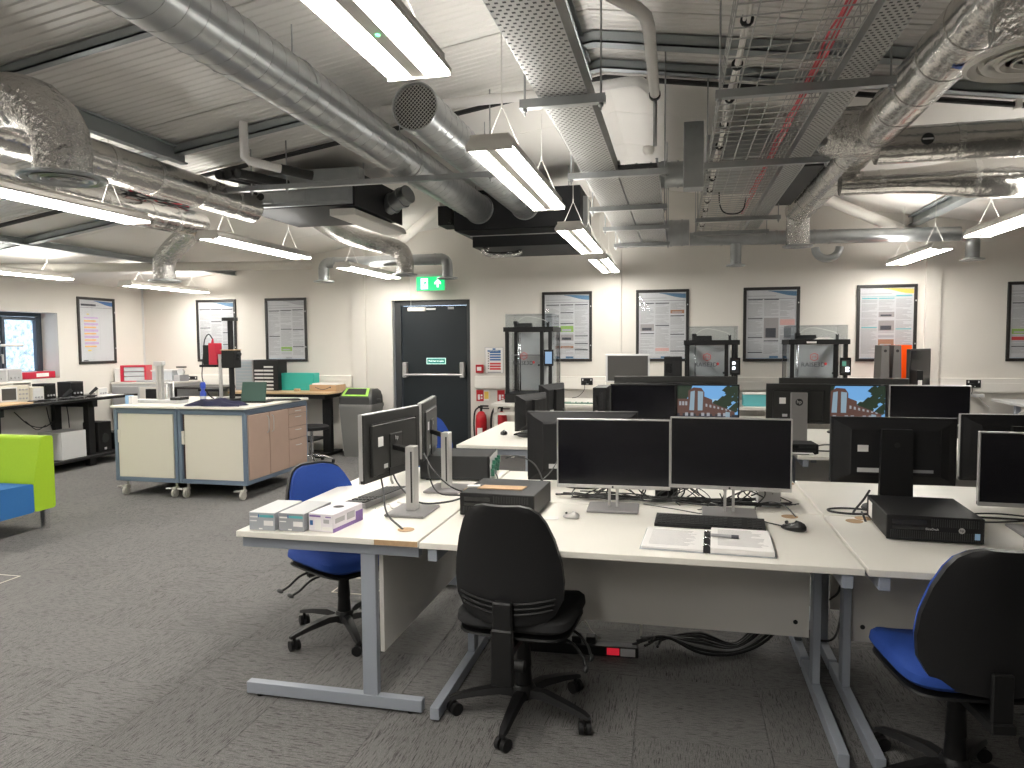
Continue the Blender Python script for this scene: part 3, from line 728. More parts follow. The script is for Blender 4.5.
def diffuser(name, label, disc, R_, path, r, flex='foil_flex', neck=True, dm='galv', n=20, group='round ceiling diffusers on duct ends', wob=.0):
    t = thing(name, label, 'diffuser', disc, 0, group)
    P = [tuple(Vector(p)-Vector(disc)) for p in path]
    rs = r if not wob else [r*(1+wob*math.sin(i*2.4)) for i in range(len(P))]
    MB().tube(P, rs, n).build('duct_elbow', flex, t)
    d = MB().lathe([(R_*.55, .015), (R_*.8, .012), (R_, .004), (R_*1.0, -.006), (R_*.93, -.012), (R_*.80, -.004), (R_*.78, .004)], n=28)
    d.build('diffuser_rim', 'white_paint' if dm == 'white' else dm, t)
    m = MB()
    for q in (.66, .48, .30): m.lathe([(R_*q, .004), (R_*q*1.12, -.010), (R_*q*1.0, -.012), (R_*q*.85, .0)], n=24)
    m.lathe([(.001, -.012), (R_*.16, -.010), (R_*.18, 0), (.001, .002)], n=16); m.build('diffuser_cone', 'pvc_white' if dm == 'white' else 'galv', t)
    return t
diffuser('foil_elbow_diffuser', 'large crumpled foil elbow with round diffuser at top left', (-2.85, 2.89, 2.31), .19, smooth_path([(-2.85, 2.89, 2.325), (-2.85, 2.89, 2.46), (-2.88, 2.885, 2.56), (-3.0, 2.87, 2.66), (-3.2, 2.84, 2.685), (-3.41, 2.82, 2.67)], 4), .125, wob=.02)
diffuser('foil_elbow_diffuser', 'foil duct bend with a small diffuser above the left corner strip light', (-4.8, 6.0, 2.12), .15, smooth_path([(-4.8, 6, 2.13), (-4.8, 6, 2.30), (-4.70, 6, 2.42), (-4.5, 5.96, 2.54), (-4.36, 5.93, 2.60)], 4), .10)
diffuser('foil_elbow_diffuser', 'foil flexible duct with a diffuser just above the exit sign', (-3.13, 8.0, 2.31), .15, smooth_path([(-3.13, 8.0, 2.32), (-3.13, 8.0, 2.48), (-3.2, 8.0, 2.60), (-3.36, 7.86, 2.66), (-3.48, 7.45, 2.68), (-3.5, 7.0, 2.70), (-3.48, 6.52, 2.76)], 4), .105)
diffuser('foil_elbow_diffuser', 'foil drop with a white slotted diffuser at the top right corner', (1.10, 2.63, 2.40), .20, smooth_path([(1.10, 2.63, 2.415), (1.105, 2.63, 2.52), (1.13, 2.63, 2.64), (1.16, 2.63, 2.72)], 4), .132, dm='white', wob=.02)
diffuser('foil_boot_diffuser', 'foil boot with diffuser at the end of the long right foil duct', (1.20, 7.87, 2.47), .15, [(1.20, 7.87, 2.48), (1.20, 7.87, 2.62), (1.20, 7.87, 2.76)], .115)
fr = foil_run('foil_duct', 'long foil wrapped duct running towards the back at right', [(0, y, 0) for y in (0, 1.5, 3, 4.5, 6.28)], .13, [.2, .3, .36, .42, .48, .54, .60, .66, .74, .82, .9, .97], (1.20, 1.6, 2.83))
m = MB()
for k in range(7):
    a0, a1 = -1.85+k*.12, -1.85+(k+1)*.12; wv = .02+.016*k
    V = [(.134*math.cos(a), y, .134*math.sin(a)) for a in (a0, a1) for y in (1.95-wv*.5, 1.95+wv*.5)]
    m.add(V, [(0, 1, 3, 2)], 1 if k > 4 else 0)
m.build('tape_sticker', ['cable_blue', 'ink_pink'], fr)
tj = foil_run('foil_branch_duct', 'upper foil wrapped branch duct leaving the right edge of the view', [(0, 0, 0), (.6, 0, 0), (1.0, 0, .0), (1.42, 0, -.02), (3.9, 0, -.46)], .112, [.19, .37, .6], (1.22, 5.0, 2.73))
MB().cyl((.26, -.119, .0), (.26, -.105, .0), .035, n=16).build('inspection_cap', 'charcoal', tj); MB().box(.23, .29, -.121, -.119, -.005, .005).build('cap_bar', 'grey_light', tj)
foil_run('foil_branch_duct', 'lower foil branch duct widening towards the right edge of the view', [(0, 0, 0), (.35, 0, 0), (.6, 0, .0), (.85, 0, -.005), (1.02, 0, -.01), (1.6, 0, -.02), (3.9, 0, -.5)], [.085, .085, .10, .135, .142, .142, .142], [.13, .52], (1.16, 5.74, 2.655))
MB_ = thing('foil_duct_joint', 'crumpled foil box joint where the right foil ducts meet', 'duct', (1.03, 5.0, 2.83)); MB().tube([(-.16, 0, 0), (-.12, 0, 0), (0, 0, 0), (.12, 0, 0), (.28, 0, -.04)], [.09, .15, .155, .155, .13], 18).build('joint_wrap', 'foil_flex', MB_)
# galvanised branch ducts near the back wall
def galv_duct(name, label, path, r, loc, rings=(), n=20):
    t = thing(name, label, 'duct', loc); MB().tube(path, r, n).build('duct_body', 'galv', t); m = MB()
    P = [Vector(p) for p in path]
    for b in rings:
        i = min(int(b*(len(P)-1)), len(P)-2); p = P[i].lerp(P[i+1], b*(len(P)-1)-i); d = (P[i+1]-P[i]).normalized()
        m.cyl(p-d*.012, p+d*.012, (r[i] if isinstance(r, list) else r)+.004, n=n)
    if rings: split_build(m, 'duct_ring', 'galv_dull', t)
    return t
galv_duct('steel_branch_duct', 'round steel branch duct crossing in front of the back wall at left', [(-.72, 0, 0), (.8, 0, 0)], .068, (-3.58, 8.35, 2.52), (.06, .5, .94))
for x, lb in ((-4.36, 'steel elbow diffuser at the left end of the back branch duct'), (-2.72, 'steel elbow diffuser right of the exit sign')):
    s = 1 if x < -4 else -1
    diffuser('steel_elbow_diffuser', lb, (x, 8.35, 2.29), .13, [(x, 8.35, 2.30), (x, 8.35, 2.40), (x, 8.35, 2.45)] + [(x+s*.08*(1-math.cos(a)), 8.35, 2.45+.07*math.sin(a)) for a in (.4, .8, 1.2, 1.57)] , .066, 'galv')
galv_duct('steel_header_duct', 'fat steel header duct behind the perforated cable tray', [(-.52, 0, 0), (.28, 0, 0)], .15, (-.15, 8.62, 2.76), (.1, .75, .9), 24)
galv_duct('steel_branch_duct', 'slim steel branch duct running along the back wall at right', [(0, 0, 0), (1.2, 0, -.02), (2.85, 0, -.05)], .078, (.14, 8.75, 2.70), (.15, .4, .55, .6))
diffuser('steel_drop_diffuser', 'short steel drop diffuser left of the foil boot', (.66, 8.75, 2.38), .11, [(.66, 8.75, 2.39), (.66, 8.75, 2.5), (.66, 8.75, 2.63)], .062, 'galv')
diffuser('steel_elbow_diffuser', 'steel elbow diffuser at the right end of the back branch duct', (3.12, 8.75, 2.37), .12, [(3.12, 8.75, 2.38), (3.12, 8.75, 2.5), (3.12, 8.75, 2.56), (3.09, 8.75, 2.61), (3.03, 8.75, 2.645)], .07, 'galv')
t = thing('steel_flexible_loop', 'small steel duct loop hanging under the right branch duct', 'duct', (1.66, 8.8, 2.56)); MB().tube(arc((0, 0, 0), .13, PI, 2*PI, 14, (1, 0, 0), (0, 0, 1)), .045, 12).build('loop_body', 'galv', t)
t = thing('duct_coupling_set', 'cluster of steel duct couplings between the two cable trays', 'duct', (-.12, 6.22, 2.90))
MB().cyl((-.3, 0, 0), (.18, 0, 0), .105, n=24).build('duct_body', 'galv', t)
m = MB()
for x in (-.22, -.1, .02, .12): m.cyl((x-.008, 0, 0), (x+.008, 0, 0), .113, n=24)
split_build(m, 'coupling_ring', 'galv', t); MB().cyl((.0, -.1, .02), (.0, -.24, .02), .04, n=12).cyl((-.16, -.08, -.02), (-.16, -.2, -.02), .03, n=12).build('side_spigot', 'galv', t)
# third unit above the wire basket
t = thing('fan_coil_unit', 'steel fan coil unit hidden above the wire cable basket', 'air unit', (.66, 5.75, 2.89))
MB().cbox(-.45, .38, 0, 1.35, 0, .19, .004).build('unit_casing', 'galv', t); MB().cbox(-.43, .36, .02, 1.33, -.012, 0, .002).build('underside_panel', 'galv_dull', t)
MB().cbox(-.62, -.475, -.2, -.03, -.24, .24, .004).build('riser_box', 'galv', t); split_build(MB().cyl((-.57, -.21, .2), (-.57, -.2, .2), .012, n=8).cyl((-.53, -.21, .2), (-.53, -.2, .2), .012, n=8), 'riser_bolt', 'galv_dull', t)
t = thing('dark_duct_panel', 'flat dark grey duct panel beside the long right foil duct', 'panel', (.97, 5.75, 2.86)); MB().cbox(-.09, .085, 0, 1.6, -.06, -.03, .003).build('panel_board', 'charcoal', t)
# ------------------------------------------------------------------ cable trays
def perforated(m, x0, x1, y0, y1, z, pitch=.026, hole=.0062):
    nx = max(1, int((x1-x0)/pitch)); px = (x1-x0)/nx; ny = int((y1-y0)/pitch); py = (y1-y0)/ny
    for j in range(ny):
        for i in range(nx):
            ax, ay = x0+i*px, y0+j*py; s = (.25 if j % 2 else -.25)*px; cx, cy = ax+px/2+s, ay+py/2
            V = [(ax, ay, z), (ax+px, ay, z), (ax+px, ay+py, z), (ax, ay+py, z)] + [(cx-hole, cy-hole, z), (cx+hole, cy-hole, z), (cx+hole, cy+hole, z), (cx-hole, cy+hole, z)]
            m.add(V, [(0, 1, 5, 4), (1, 2, 6, 5), (2, 3, 7, 6), (3, 0, 4, 7)])
def tray(name, label, x0, x1, y0, y1, z, h):
    t = thing(name, label, 'cable tray', (x0, y0, z)); w, L = x1-x0, y1-y0
    m = MB(); perforated(m, 0, w, 0, L, 0); m.build('perforated_base', 'tray', t, fix=False)
    m = MB().box(-.003, 0, 0, L, 0, h).box(w, w+.003, 0, L, 0, h).box(0, .015, 0, L, h-.003, h).box(w-.015, w, 0, L, h-.003, h); m.build('side_flange', 'galv', t)
    MB().box(.004, w-.004, 0, L, .008, .03).build('cable_bed', 'cable', t); return t  # one slab for the cables; also paints the dark behind the tray holes
tray('perforated_tray', 'long perforated steel cable tray coming from the top centre', -.605, -.39, .4, 8.4, 2.60, .10)
tray('perforated_tray', 'second perforated steel tray joining beside the long tray at the far end', -.375, -.125, 4.65, 8.4, 2.60, .06)
tray('narrow_perforated_tray', 'narrow perforated steel tray beside the wire basket at right', .72, .85, .6, 8.3, 2.72, .06)
def hanger(x0, x1, y, z, label, rods=None):
    t = thing('strut_hanger', label, 'bracket', (x0, y, z), 0, 'steel strut brackets on threaded rods'); w = x1-x0
    MB().box(0, w, -.02, .02, 0, .003).box(0, w, -.02, -.017, .003, .038).box(0, w, .017, .02, .003, .038).build('strut_channel', 'galv', t)
    m = MB()
    for r in (rods or (.02, w-.02)): m.cyl((r, 0, -.03), (r, 0, roof(x0+r)-z-.015), .005, n=6).cyl((r, 0, -.014), (r, 0, -.001), .012, n=6)
    split_build(m, 'threaded_rod', 'galv_dull', t)
for y, x1, k in ((3.2, -.31, 'nearest strut bracket under the long perforated tray'), (4.65, -.06, 'strut bracket where the second perforated tray begins'), (5.85, -.08, 'strut bracket under the middle of the paired trays'), (6.9, -.08, 'strut bracket under the far part of the paired trays'), (8.1, -.08, 'last strut bracket under the paired trays by the back wall')):
    hanger(-.69, x1, y, 2.555, k)
for y, k in ((3.59, 'nearest strut bracket under the wire basket'), (5.02, 'second strut bracket under the wire basket'), (7.25, 'third strut bracket under the wire basket'), (8.15, 'farthest strut bracket under the wire basket')):
    hanger(.17, .95, y, 2.655, k)
hanger(-3.5, -1.25, 5.0, 2.685, 'long strut bracket under the spiral ducts and insulated pipes', (.3, .6, 2.2))
bk = thing('wire_basket_tray', 'wire mesh cable basket carrying red and white cables', 'cable tray', (.20, .6, 2.70))
m = MB(); bw, bl, bh = .47, 7.75, .09
for i in range(7): m.cyl((bw*i/6, 0, 0), (bw*i/6, bl, 0), .0034, n=4, caps=False)
for z in (.045, .09):
    for x in (0, bw, bw*.80): m.cyl((x, 0, z), (x, bl, z), .0032, n=4, caps=False)
k = int(bl/.1)
for j in range(k+1):
    y = bl*j/k; m.tube([(0, y, bh), (0, y, 0), (bw, y, 0), (bw, y, bh)], .0032, 4, caps=False, smooth=False)
stuff(m.build('wire_mesh', 'tray', bk, fix=False))
def laid_cable(name, label, x, y0, y1, z, r, ma, wig=.006, n=40, cat='cable'):
    o = MB().tube([(x+wig*math.sin(i*1.7)+wig*.7*math.sin(i*.61), y0+(y1-y0)*i/n, z+.002*math.sin(i*2.3)) for i in range(n+1)], r, 7).build(name, ma)
    return tag(o, label, cat)
laid_cable('red_cable', 'bright red fire alarm cable lying in the wire basket', .60, .7, 7.2, 2.716, .0115, 'cable_red', .003)
laid_cable('red_cable', 'second thin red cable beside the bright red one in the basket', .575, .7, 6.2, 2.710, .005, 'cable_red', .004)
wb = thing('white_cable_bundle', 'bundle of white data cables tied along the left side of the wire basket', 'cables', (.25, .7, 2.715))
for k in range(4): MB().tube([(.010*math.cos(k*1.57)+.006*math.sin(i*.9+k), 7.5*i/40, .010*math.sin(k*1.57)+.008) for i in range(41)], .007, 6).build('data_cable', 'cable_white', wb)
m = MB()
for i in range(16): m.cyl((0, .4+.45*i, .008), (0, .41+.45*i, .008), .026, n=10)
split_build(m, 'cable_tie', 'cable', wb)
tag(MB().tube(smooth_path([(.35, 6.55, 2.80), (.36, 6.6, 2.70), (.40, 6.6, 2.63), (.50, 6.62, 2.62), (.56, 6.62, 2.66), (.58, 6.62, 2.76)]), .006, 6).build('loose_cable', 'cable'), 'short loose black cable looping below the wire basket', 'cable')
# pipes
t = thing('white_pipe_run', 'white plastic pipe crossing under the ridge behind the grilled duct', 'pipe', (0, 0, 0))
MB().tube([(-2.05, 4.85, 3.16), (-1.2, 4.82, 3.165), (-.62, 4.78, 3.16), (-.55, 4.78, 3.17), (-.32, 4.76, 3.18), (-.24, 4.74, 3.17), (-.16, 4.70, 3.09), (-.15, 4.66, 3.04)], .033, 12).build('pipe_body', 'pipe_white', t)
t = thing('white_pipe_run', 'white plastic pipe dropping from the top edge near the long perforated tray', 'pipe', (0, 0, 0))
MB().tube([(-.35, 2.75, 3.36), (-.35, 2.9, 3.22), (-.34, 3.12, 3.06), (-.29, 3.2, 3.01), (-.18, 3.27, 2.97), (-.145, 3.32, 2.955), (-.135, 3.45, 2.96), (-.14, 4.55, 3.01)], .030, 12).build('pipe_body', 'pipe_white', t)
split_build(MB().cyl((-.35, 2.88, 3.24), (-.35, 2.91, 3.21), .036, n=14).cyl((-.14, 4.5, 3.005), (-.14, 4.54, 3.008), .035, n=14), 'pipe_clip', 'cable', t)
t = thing('conduit_drop', 'thin steel conduit dropping from the white pipe beside the trays', 'pipe', (-.14, 4.6, 2.72)); MB().cyl((0, 0, 0), (0, 0, .29), .012, n=8).build('conduit_body', 'galv', t)
t = thing('white_pipe_drop', 'white pipe dropping from the roof to the insulated pipes at left', 'pipe', (0, 0, 0))
MB().tube([(-2.93, 4.5, 3.045), (-2.93, 4.5, 2.85), (-2.93, 4.5, 2.81), (-2.91, 4.52, 2.785), (-2.70, 4.74, 2.745)], .03, 12).build('pipe_body', 'pipe_white', t)
MB().tube([(-2.76, 4.68, 2.756), (-2.60, 4.84, 2.735)], .034, 12).build('insulated_end', 'rubber', t)
t = thing('insulated_pipes', 'stub of black insulated pipes resting on the long strut', 'pipe', (-3.2, 4.9, 2.765))
for k in range(3): MB().tube(smooth_path([(-.12+k*.08, -.14, .0), (-.10+k*.08, .0, .012), (.02+k*.09, .28, .0)], 4), .035, 12).build('pipe_sleeve', 'rubber', t)
t = thing('steel_cable_tray_edge', 'pale steel tray stub behind the insulated pipes', 'cable tray', (-2.95, 5.3, 2.80)); MB().cbox(-.1, .5, 0, .12, .0, .10, .004).build('tray_body', 'galv', t)
t = thing('smoke_detector', 'round white smoke detector under the smooth roof near the trays', 'detector', (-.28, 7.2, roof(-.28)-.075)); MB().lathe([(.03, 0), (.045, .012), (.055, .035), (.055, .06), (.05, .074)], n=20).build('detector_body', 'pvc_white', t)
# ------------------------------------------------------------------ desks
DZT = .73
def desk(label, cx, cy, rz, w=1.6, d=.78, chip=False, grom=(), right=True, left=True):
    t = thing('office_desk', label, 'desk', (cx, cy, 0), rz, 'white desks in two clusters')
    top = MB().cbox(-w/2+.002, w/2-.002, -d/2, d/2, DZT-.025, DZT, .002).build('desktop', 'desk_white', t)
    if chip: MB().box(chip[0], chip[1], chip[2], chip[3], DZT-.023, DZT-.002).build('chipped_edge', 'chip', top)
    for gx, gy in grom: MB().lathe([(.034, 0), (.036, .0015), (.028, .002), (.001, .001)], (gx, gy, DZT), 20).build('cable_grommet', 'chip', top)
    for s in ((-1,) if left else ()) + ((1,) if right else ()):
        x = s*(w/2-.055)
        fr = MB().cbox(x-.019, x+.019, -d/2+.006, d/2-.006, .012, .062, .002).cbox(x-.016, x+.016, .142, .207, .062, .655, .002).cbox(x-.019, x+.019, -d/2+.008, d/2-.008, .655, .7045, .002).build('leg_frame', 'steel_grey', t)
        m = MB()
        for y in (-d/2+.06, d/2-.06): m.cyl((x, y, 0), (x, y, .012), .014, n=8)
        split_build(m, 'levelling_foot', 'black', fr)
    MB().box(-w/2+.075, w/2-.075, .208, .226, .235, .7045).build('modesty_panel', 'panel_grey', t)
    m = MB()
    for s in (-1, 1): m.cyl((s*(w/2-.13), .205, .30), (s*(w/2-.13), .208, .30), .010, n=10)
    split_build(m, 'panel_screw', 'charcoal', t)
    MB().cbox(-w/2+.08, w/2-.08, -.02, .02, .665, .70, .002).build('cross_beam', 'steel_grey', t)
    m = MB()
    for s in (-1, 1): m.box(s*(w/2-.14)-.018, s*(w/2-.14)+.018, -.19, -.17, .655, .7045)
    split_build(m, 'fixing_bracket', 'steel_grey', t)
    return t
desk('white desk set end-on at the left of the front cluster', -1.40, 3.43, -PI/2, 1.6, .81, chip=(.7985, .7999, .22, .404), grom=((.64, .295), (-.2, .295)))
desk('white desk in front with the open ring binder and wide keyboard on it', -.175, 3.01, 0, 1.625, .78, grom=((.67, .33),))
desk('white desk at front right carrying the slim desktop computer', 1.435, 3.01, 0, 1.58, .78, grom=((-.68, .30), (-.63, .36)))
desk('white desk backing onto the front binder desk, behind the two front screens', -.175, 3.81, PI, 1.625, .79, grom=((-.77, -.3),))
desk('white desk backing onto the front right desk', 1.435, 3.81, PI, 1.58, .79)
desk('white desk set end-on at the left of the rear cluster', -1.25, 6.0, -PI/2, 1.6, .78)
desk('white rear cluster desk behind the two front screens', -.04, 5.50, 0, 1.62, .78)
desk('white rear cluster desk with the small black box computer', 1.60, 5.50, 0, 1.60, .78)
desk('white rear cluster desk backing towards the grey monitor', -.04, 6.30, PI, 1.62, .78)
desk('white rear cluster desk backing towards the right 3D printer', 1.60, 6.30, PI, 1.60, .78)
# ------------------------------------------------------------------ chairs
def loft(m, rows, mi=0):
    n = len(rows[0]); V = [p for r in rows for p in r]
    m.add(V, [(i*n+k, i*n+(k+1) % n, (i+1)*n+(k+1) % n, (i+1)*n+k) for i in range(len(rows)-1) for k in range(n)], mi, True)
    m.add(rows[0], [tuple(range(n))[::-1]], mi, False); m.add(rows[-1], [tuple(range(n))], mi, False)
def back_rows(z0, z1, y0, lean, th, scale=1.0, off=0.0, bow=.05):
    W_ = [(0, .11), (.03, .15), (.08, .178), (.2, .208), (.35, .214), (.5, .208), (.7, .186), (.85, .160), (.93, .138), (.98, .105), (1, .07)]
    rows = []
    for tt, hw in W_:
        hw *= scale; z = z0+(z1-z0)*tt; yc = y0+off - lean*(tt-.2)+ .02*math.sin(PI*tt); r = []
        N = 12
        for k in range(N+1):
            u = -1+2*k/N; r.append((u*hw, yc + bow*(u*u)*hw/.2 + th/2*(1-.25*u**6), z))
        for k in range(N+1):
            u = 1-2*k/N; r.append((u*hw, yc + bow*(u*u)*hw/.2 - th/2*(1-.25*u**6), z))
        rows.append(r)
    return rows
def seat_rows(z, w, d, th, mi=0):
    rows = []
    for (sc, dz) in ((.80, 0), (.93, .012), (1, th*.4), (.985, th*.75), (.92, th*.95), (.7, th*1.02), (.3, th)):
        r = []
        for k in range(28):
            a = 2*PI*k/28; c, s_ = math.cos(a), math.sin(a); e = .42
            r.append((w/2*sc*math.copysign(abs(c)**e, c), d/2*sc*math.copysign(abs(s_)**e, s_), z+dz - (.025*(s_**3) if s_ > 0 else 0)))
        rows.append(r)
    return rows
def chair(label, loc, rz, fab, seat_z=.42, back=(.50, .95), base_rz=0.0, ribs=True):
    t = thing('office_chair', label, 'chair', loc, rz, 'swivel office chairs')
    m = MB(); loft(m, seat_rows(seat_z, .47, .45, .07)); m.build('seat_cushion', fab, t)
    m = MB(); loft(m, [[(p[0]*.98, p[1]*.98, p[2]) for p in r] for r in seat_rows(seat_z-.022, .46, .44, .022)[:4]]); m.build('seat_pan', 'black', t)
    z0, z1 = back; yb = -.235
    m = MB(); loft(m, back_rows(z0, z1, yb, .07, .03, 1.0, -.012)); bs = m.build('back_shell', 'shell_black', t)
    m = MB(); loft(m, back_rows(z0+.012, z1-.010, yb, .07, .03, .965, .014)); m.build('back_cushion', fab, t)
    m = MB()
    for q, w in () if not ribs else ((.10, .185), (.145, .192), (.19, .197)):
        z = z0+(z1-z0)*q
        m.tube([(u*w, yb-.027-.07*(q-.2)+.05*(u*u)*w/.2, z+.022*u*u) for u in [-.95+.19*i for i in range(11)]], .0045, 5)
    split_build(m, 'moulded_rib', 'black', bs)
    (MB().cbox(-.038, .038, yb-.055, yb-.022, z0-.02, z0+.10, .006).cbox(-.042, .042, yb-.062, yb-.03, .245, z0+.0, .006) if ribs else MB().cbox(-.03, .03, yb-.035, yb-.018, .352, z0+.08, .004)).cbox(-.035, .035, yb-.045, .02, .352, .385, .004).build('back_bracket', 'black', t)
    MB().cyl((.05, yb-.045, .33), (.085, yb-.045, .33), .022, n=12).build('adjust_knob', 'black', t)
    MB().cbox(-.10, .10, -.10, .10, seat_z-.055, seat_z-.02, .008).build('tilt_mechanism', 'black', t)
    for s, yy in ((1, .03), (1, -.07)):
        l = MB().tube(smooth_path([(s*.08, yy, seat_z-.045), (s*.20, yy, seat_z-.055), (s*.26, yy-.02, seat_z-.10), (s*.28, yy-.05, seat_z-.125)]), .006, 6).build('lever', 'black', t)
        MB().sphere((s*.285, yy-.065, seat_z-.13), .022, 6, sc=(.5, 1.3, .5)).build('lever_paddle', 'charcoal', l)
    MB().cyl((0, 0, .09), (0, 0, .20), .028, n=14).cyl((0, 0, .20), (0, 0, seat_z-.05), .021, n=14).lathe([(.036, .12), (.03, .20), (.033, .205), (.027, .29), (.03, .295), (.025, .345)], n=14).build('gas_column', 'black', t)
    MB().lathe([(.035, .065), (.05, .075), (.05, .11), (.04, .128)], n=16).build('base_hub', 'shell_black', t)
    for k in range(5):
        a = base_rz + 2*PI*k/5; c, s_ = math.cos(a), math.sin(a); px, py = -s_, c
        rows = []
        for (r, z, w, h) in ((.02, .095, .028, .03), (.10, .105, .026, .028), (.20, .092, .022, .022), (.28, .076, .019, .017), (.305, .068, .012, .012)):
            rows.append([(c*r+px*w, s_*r+py*w, z-h*.5), (c*r+px*w*.7, s_*r+py*w*.7, z+h*.5), (c*r-px*w*.7, s_*r-py*w*.7, z+h*.5), (c*r-px*w, s_*r-py*w, z-h*.5)])
        m = MB(); loft(m, rows); arm = m.build('base_arm', 'shell_black', t)
        m = MB(); cx, cy = c*.283, s_*.283; m.cyl((cx, cy, .03), (cx, cy, .068), .008, n=8)
        ca = a*2.3+k; wx, wy = math.cos(ca), math.sin(ca)
        for q in (-1, 1): m.cyl((cx+wx*q*.006, cy+wy*q*.006, .0255), (cx+wx*q*.024, cy+wy*q*.024, .0255), .0255, n=14)
        m.build('caster', 'black', arm)
    return t
chair('black fabric swivel chair with its back to the camera in front', (-.60, 2.78, 0), math.radians(-4), 'fabric_black', .41, (.46, .925), math.radians(-90))
chair('blue seated swivel chair cut by the right edge at the front', (.915, 2.58, 0), math.radians(6), 'fabric_blue', .43, (.45, .91), math.radians(120), ribs=False)
chair('blue swivel chair at the left desk behind the glove boxes', (-1.68, 3.36, 0), math.radians(-120), 'fabric_blue', .40, (.48, .87), math.radians(-3))
chair('blue swivel chair seen behind the pair of angled screens', (-1.88, 5.72, 0), math.radians(-118), 'fabric_blue', .41, (.46, .88), .4)
chair('blue swivel chair tucked under the rear left desk', (-1.02, 5.28, 0), math.radians(10), 'fabric_blue', .40, (.46, .80), .2) if False else None
# ------------------------------------------------------------------ monitors
def picture(m, w, h, y, mi0):
    # a street photograph: sky, brick building with a glazed corner tower, trees; unit square mapped to w x h
    X = lambda u: (u-.5)*w; Z = lambda v: (v-.5)*h
    def poly(p, mi, d): m.add([(X(u), y-d, Z(v)) for u, v in p], [tuple(range(len(p)))], mi0+mi)
    poly([(0, 0), (1, 0), (1, 1), (0, 1)], 0, 0); poly([(.15, .25), (.85, .25), (.85, .6), (.15, .6)], 1, .0003)
    poly([(0, .3), (.12, .45), (.2, .75), (.25, 1), (0, 1)], 2, .0006)
    rq = random.Random(11)
    for k in range(70):
        u = 1-.42*rq.random()**1.3; v = .25+.72*rq.random()
        if v > .62 and u < .80: continue
        if u < .66: v = min(v, .48)
        s = .05+.03*rq.random(); poly([(max(0, u-s), v), (u, v-s), (min(1, u+s*.7), v-s*.2), (min(1, u+s*.4), min(1, v+s)), (u-s*.3, min(1, v+s*1.2))], 2, .0006+.00001*k)
    poly([(0, .1), (.2, .1), (.2, .6), (.0, .6)], 3, .0012)
    poly([(.17, .1), (.44, .1), (.45, .8), (.40, .93), (.27, .95), (.18, .85)], 3, .0014)
    poly([(.44, .1), (.44, .68), (.58, .58), (.58, .47), (.95, .22), (.95, .1)], 3, .0013)
    poly([(.20, .25), (.28, .25), (.29, .85), (.22, .82)], 4, .0018); poly([(.34, .25), (.42, .25), (.43, .82), (.34, .84)], 4, .0018)
    for k in range(7): poly([(.47+.065*k, .46-.03*k), (.50+.065*k, .445-.03*k), (.50+.065*k, .36-.022*k), (.47+.065*k, .37-.022*k)], 5, .0018)
    for k in range(3): poly([(.03+.05*k, .40), (.065+.05*k, .40), (.065+.05*k, .52), (.03+.05*k, .52)], 5, .0018)
    poly([(0, 0), (1, 0), (1, .13), (0, .16)], 6, .0016)
    for k in range(10): poly([(.04+.09*k, .08), (.09+.09*k, .08), (.09+.09*k, .18), (.04+.09*k, .18)], 5 if k % 3 else 3, .002)
    poly([(.80, .02), (.87, .02), (.87, .2), (.80, .22)], 4, .0024)
def hp_logo(parent, x, y, z, r, ma, ma2, rz=0, face=1):
    t = MB().cyl((x, y, z), (x, y-.001*face, z), r, n=24).build('round_logo', ma, parent)
    text('hp', r*1.35, ma2, t, (x, y-.0012*face, z+r*.1), (PI/2, 0, 0) if face > 0 else (PI/2, 0, PI), name='logo_letters', depth=.0004)
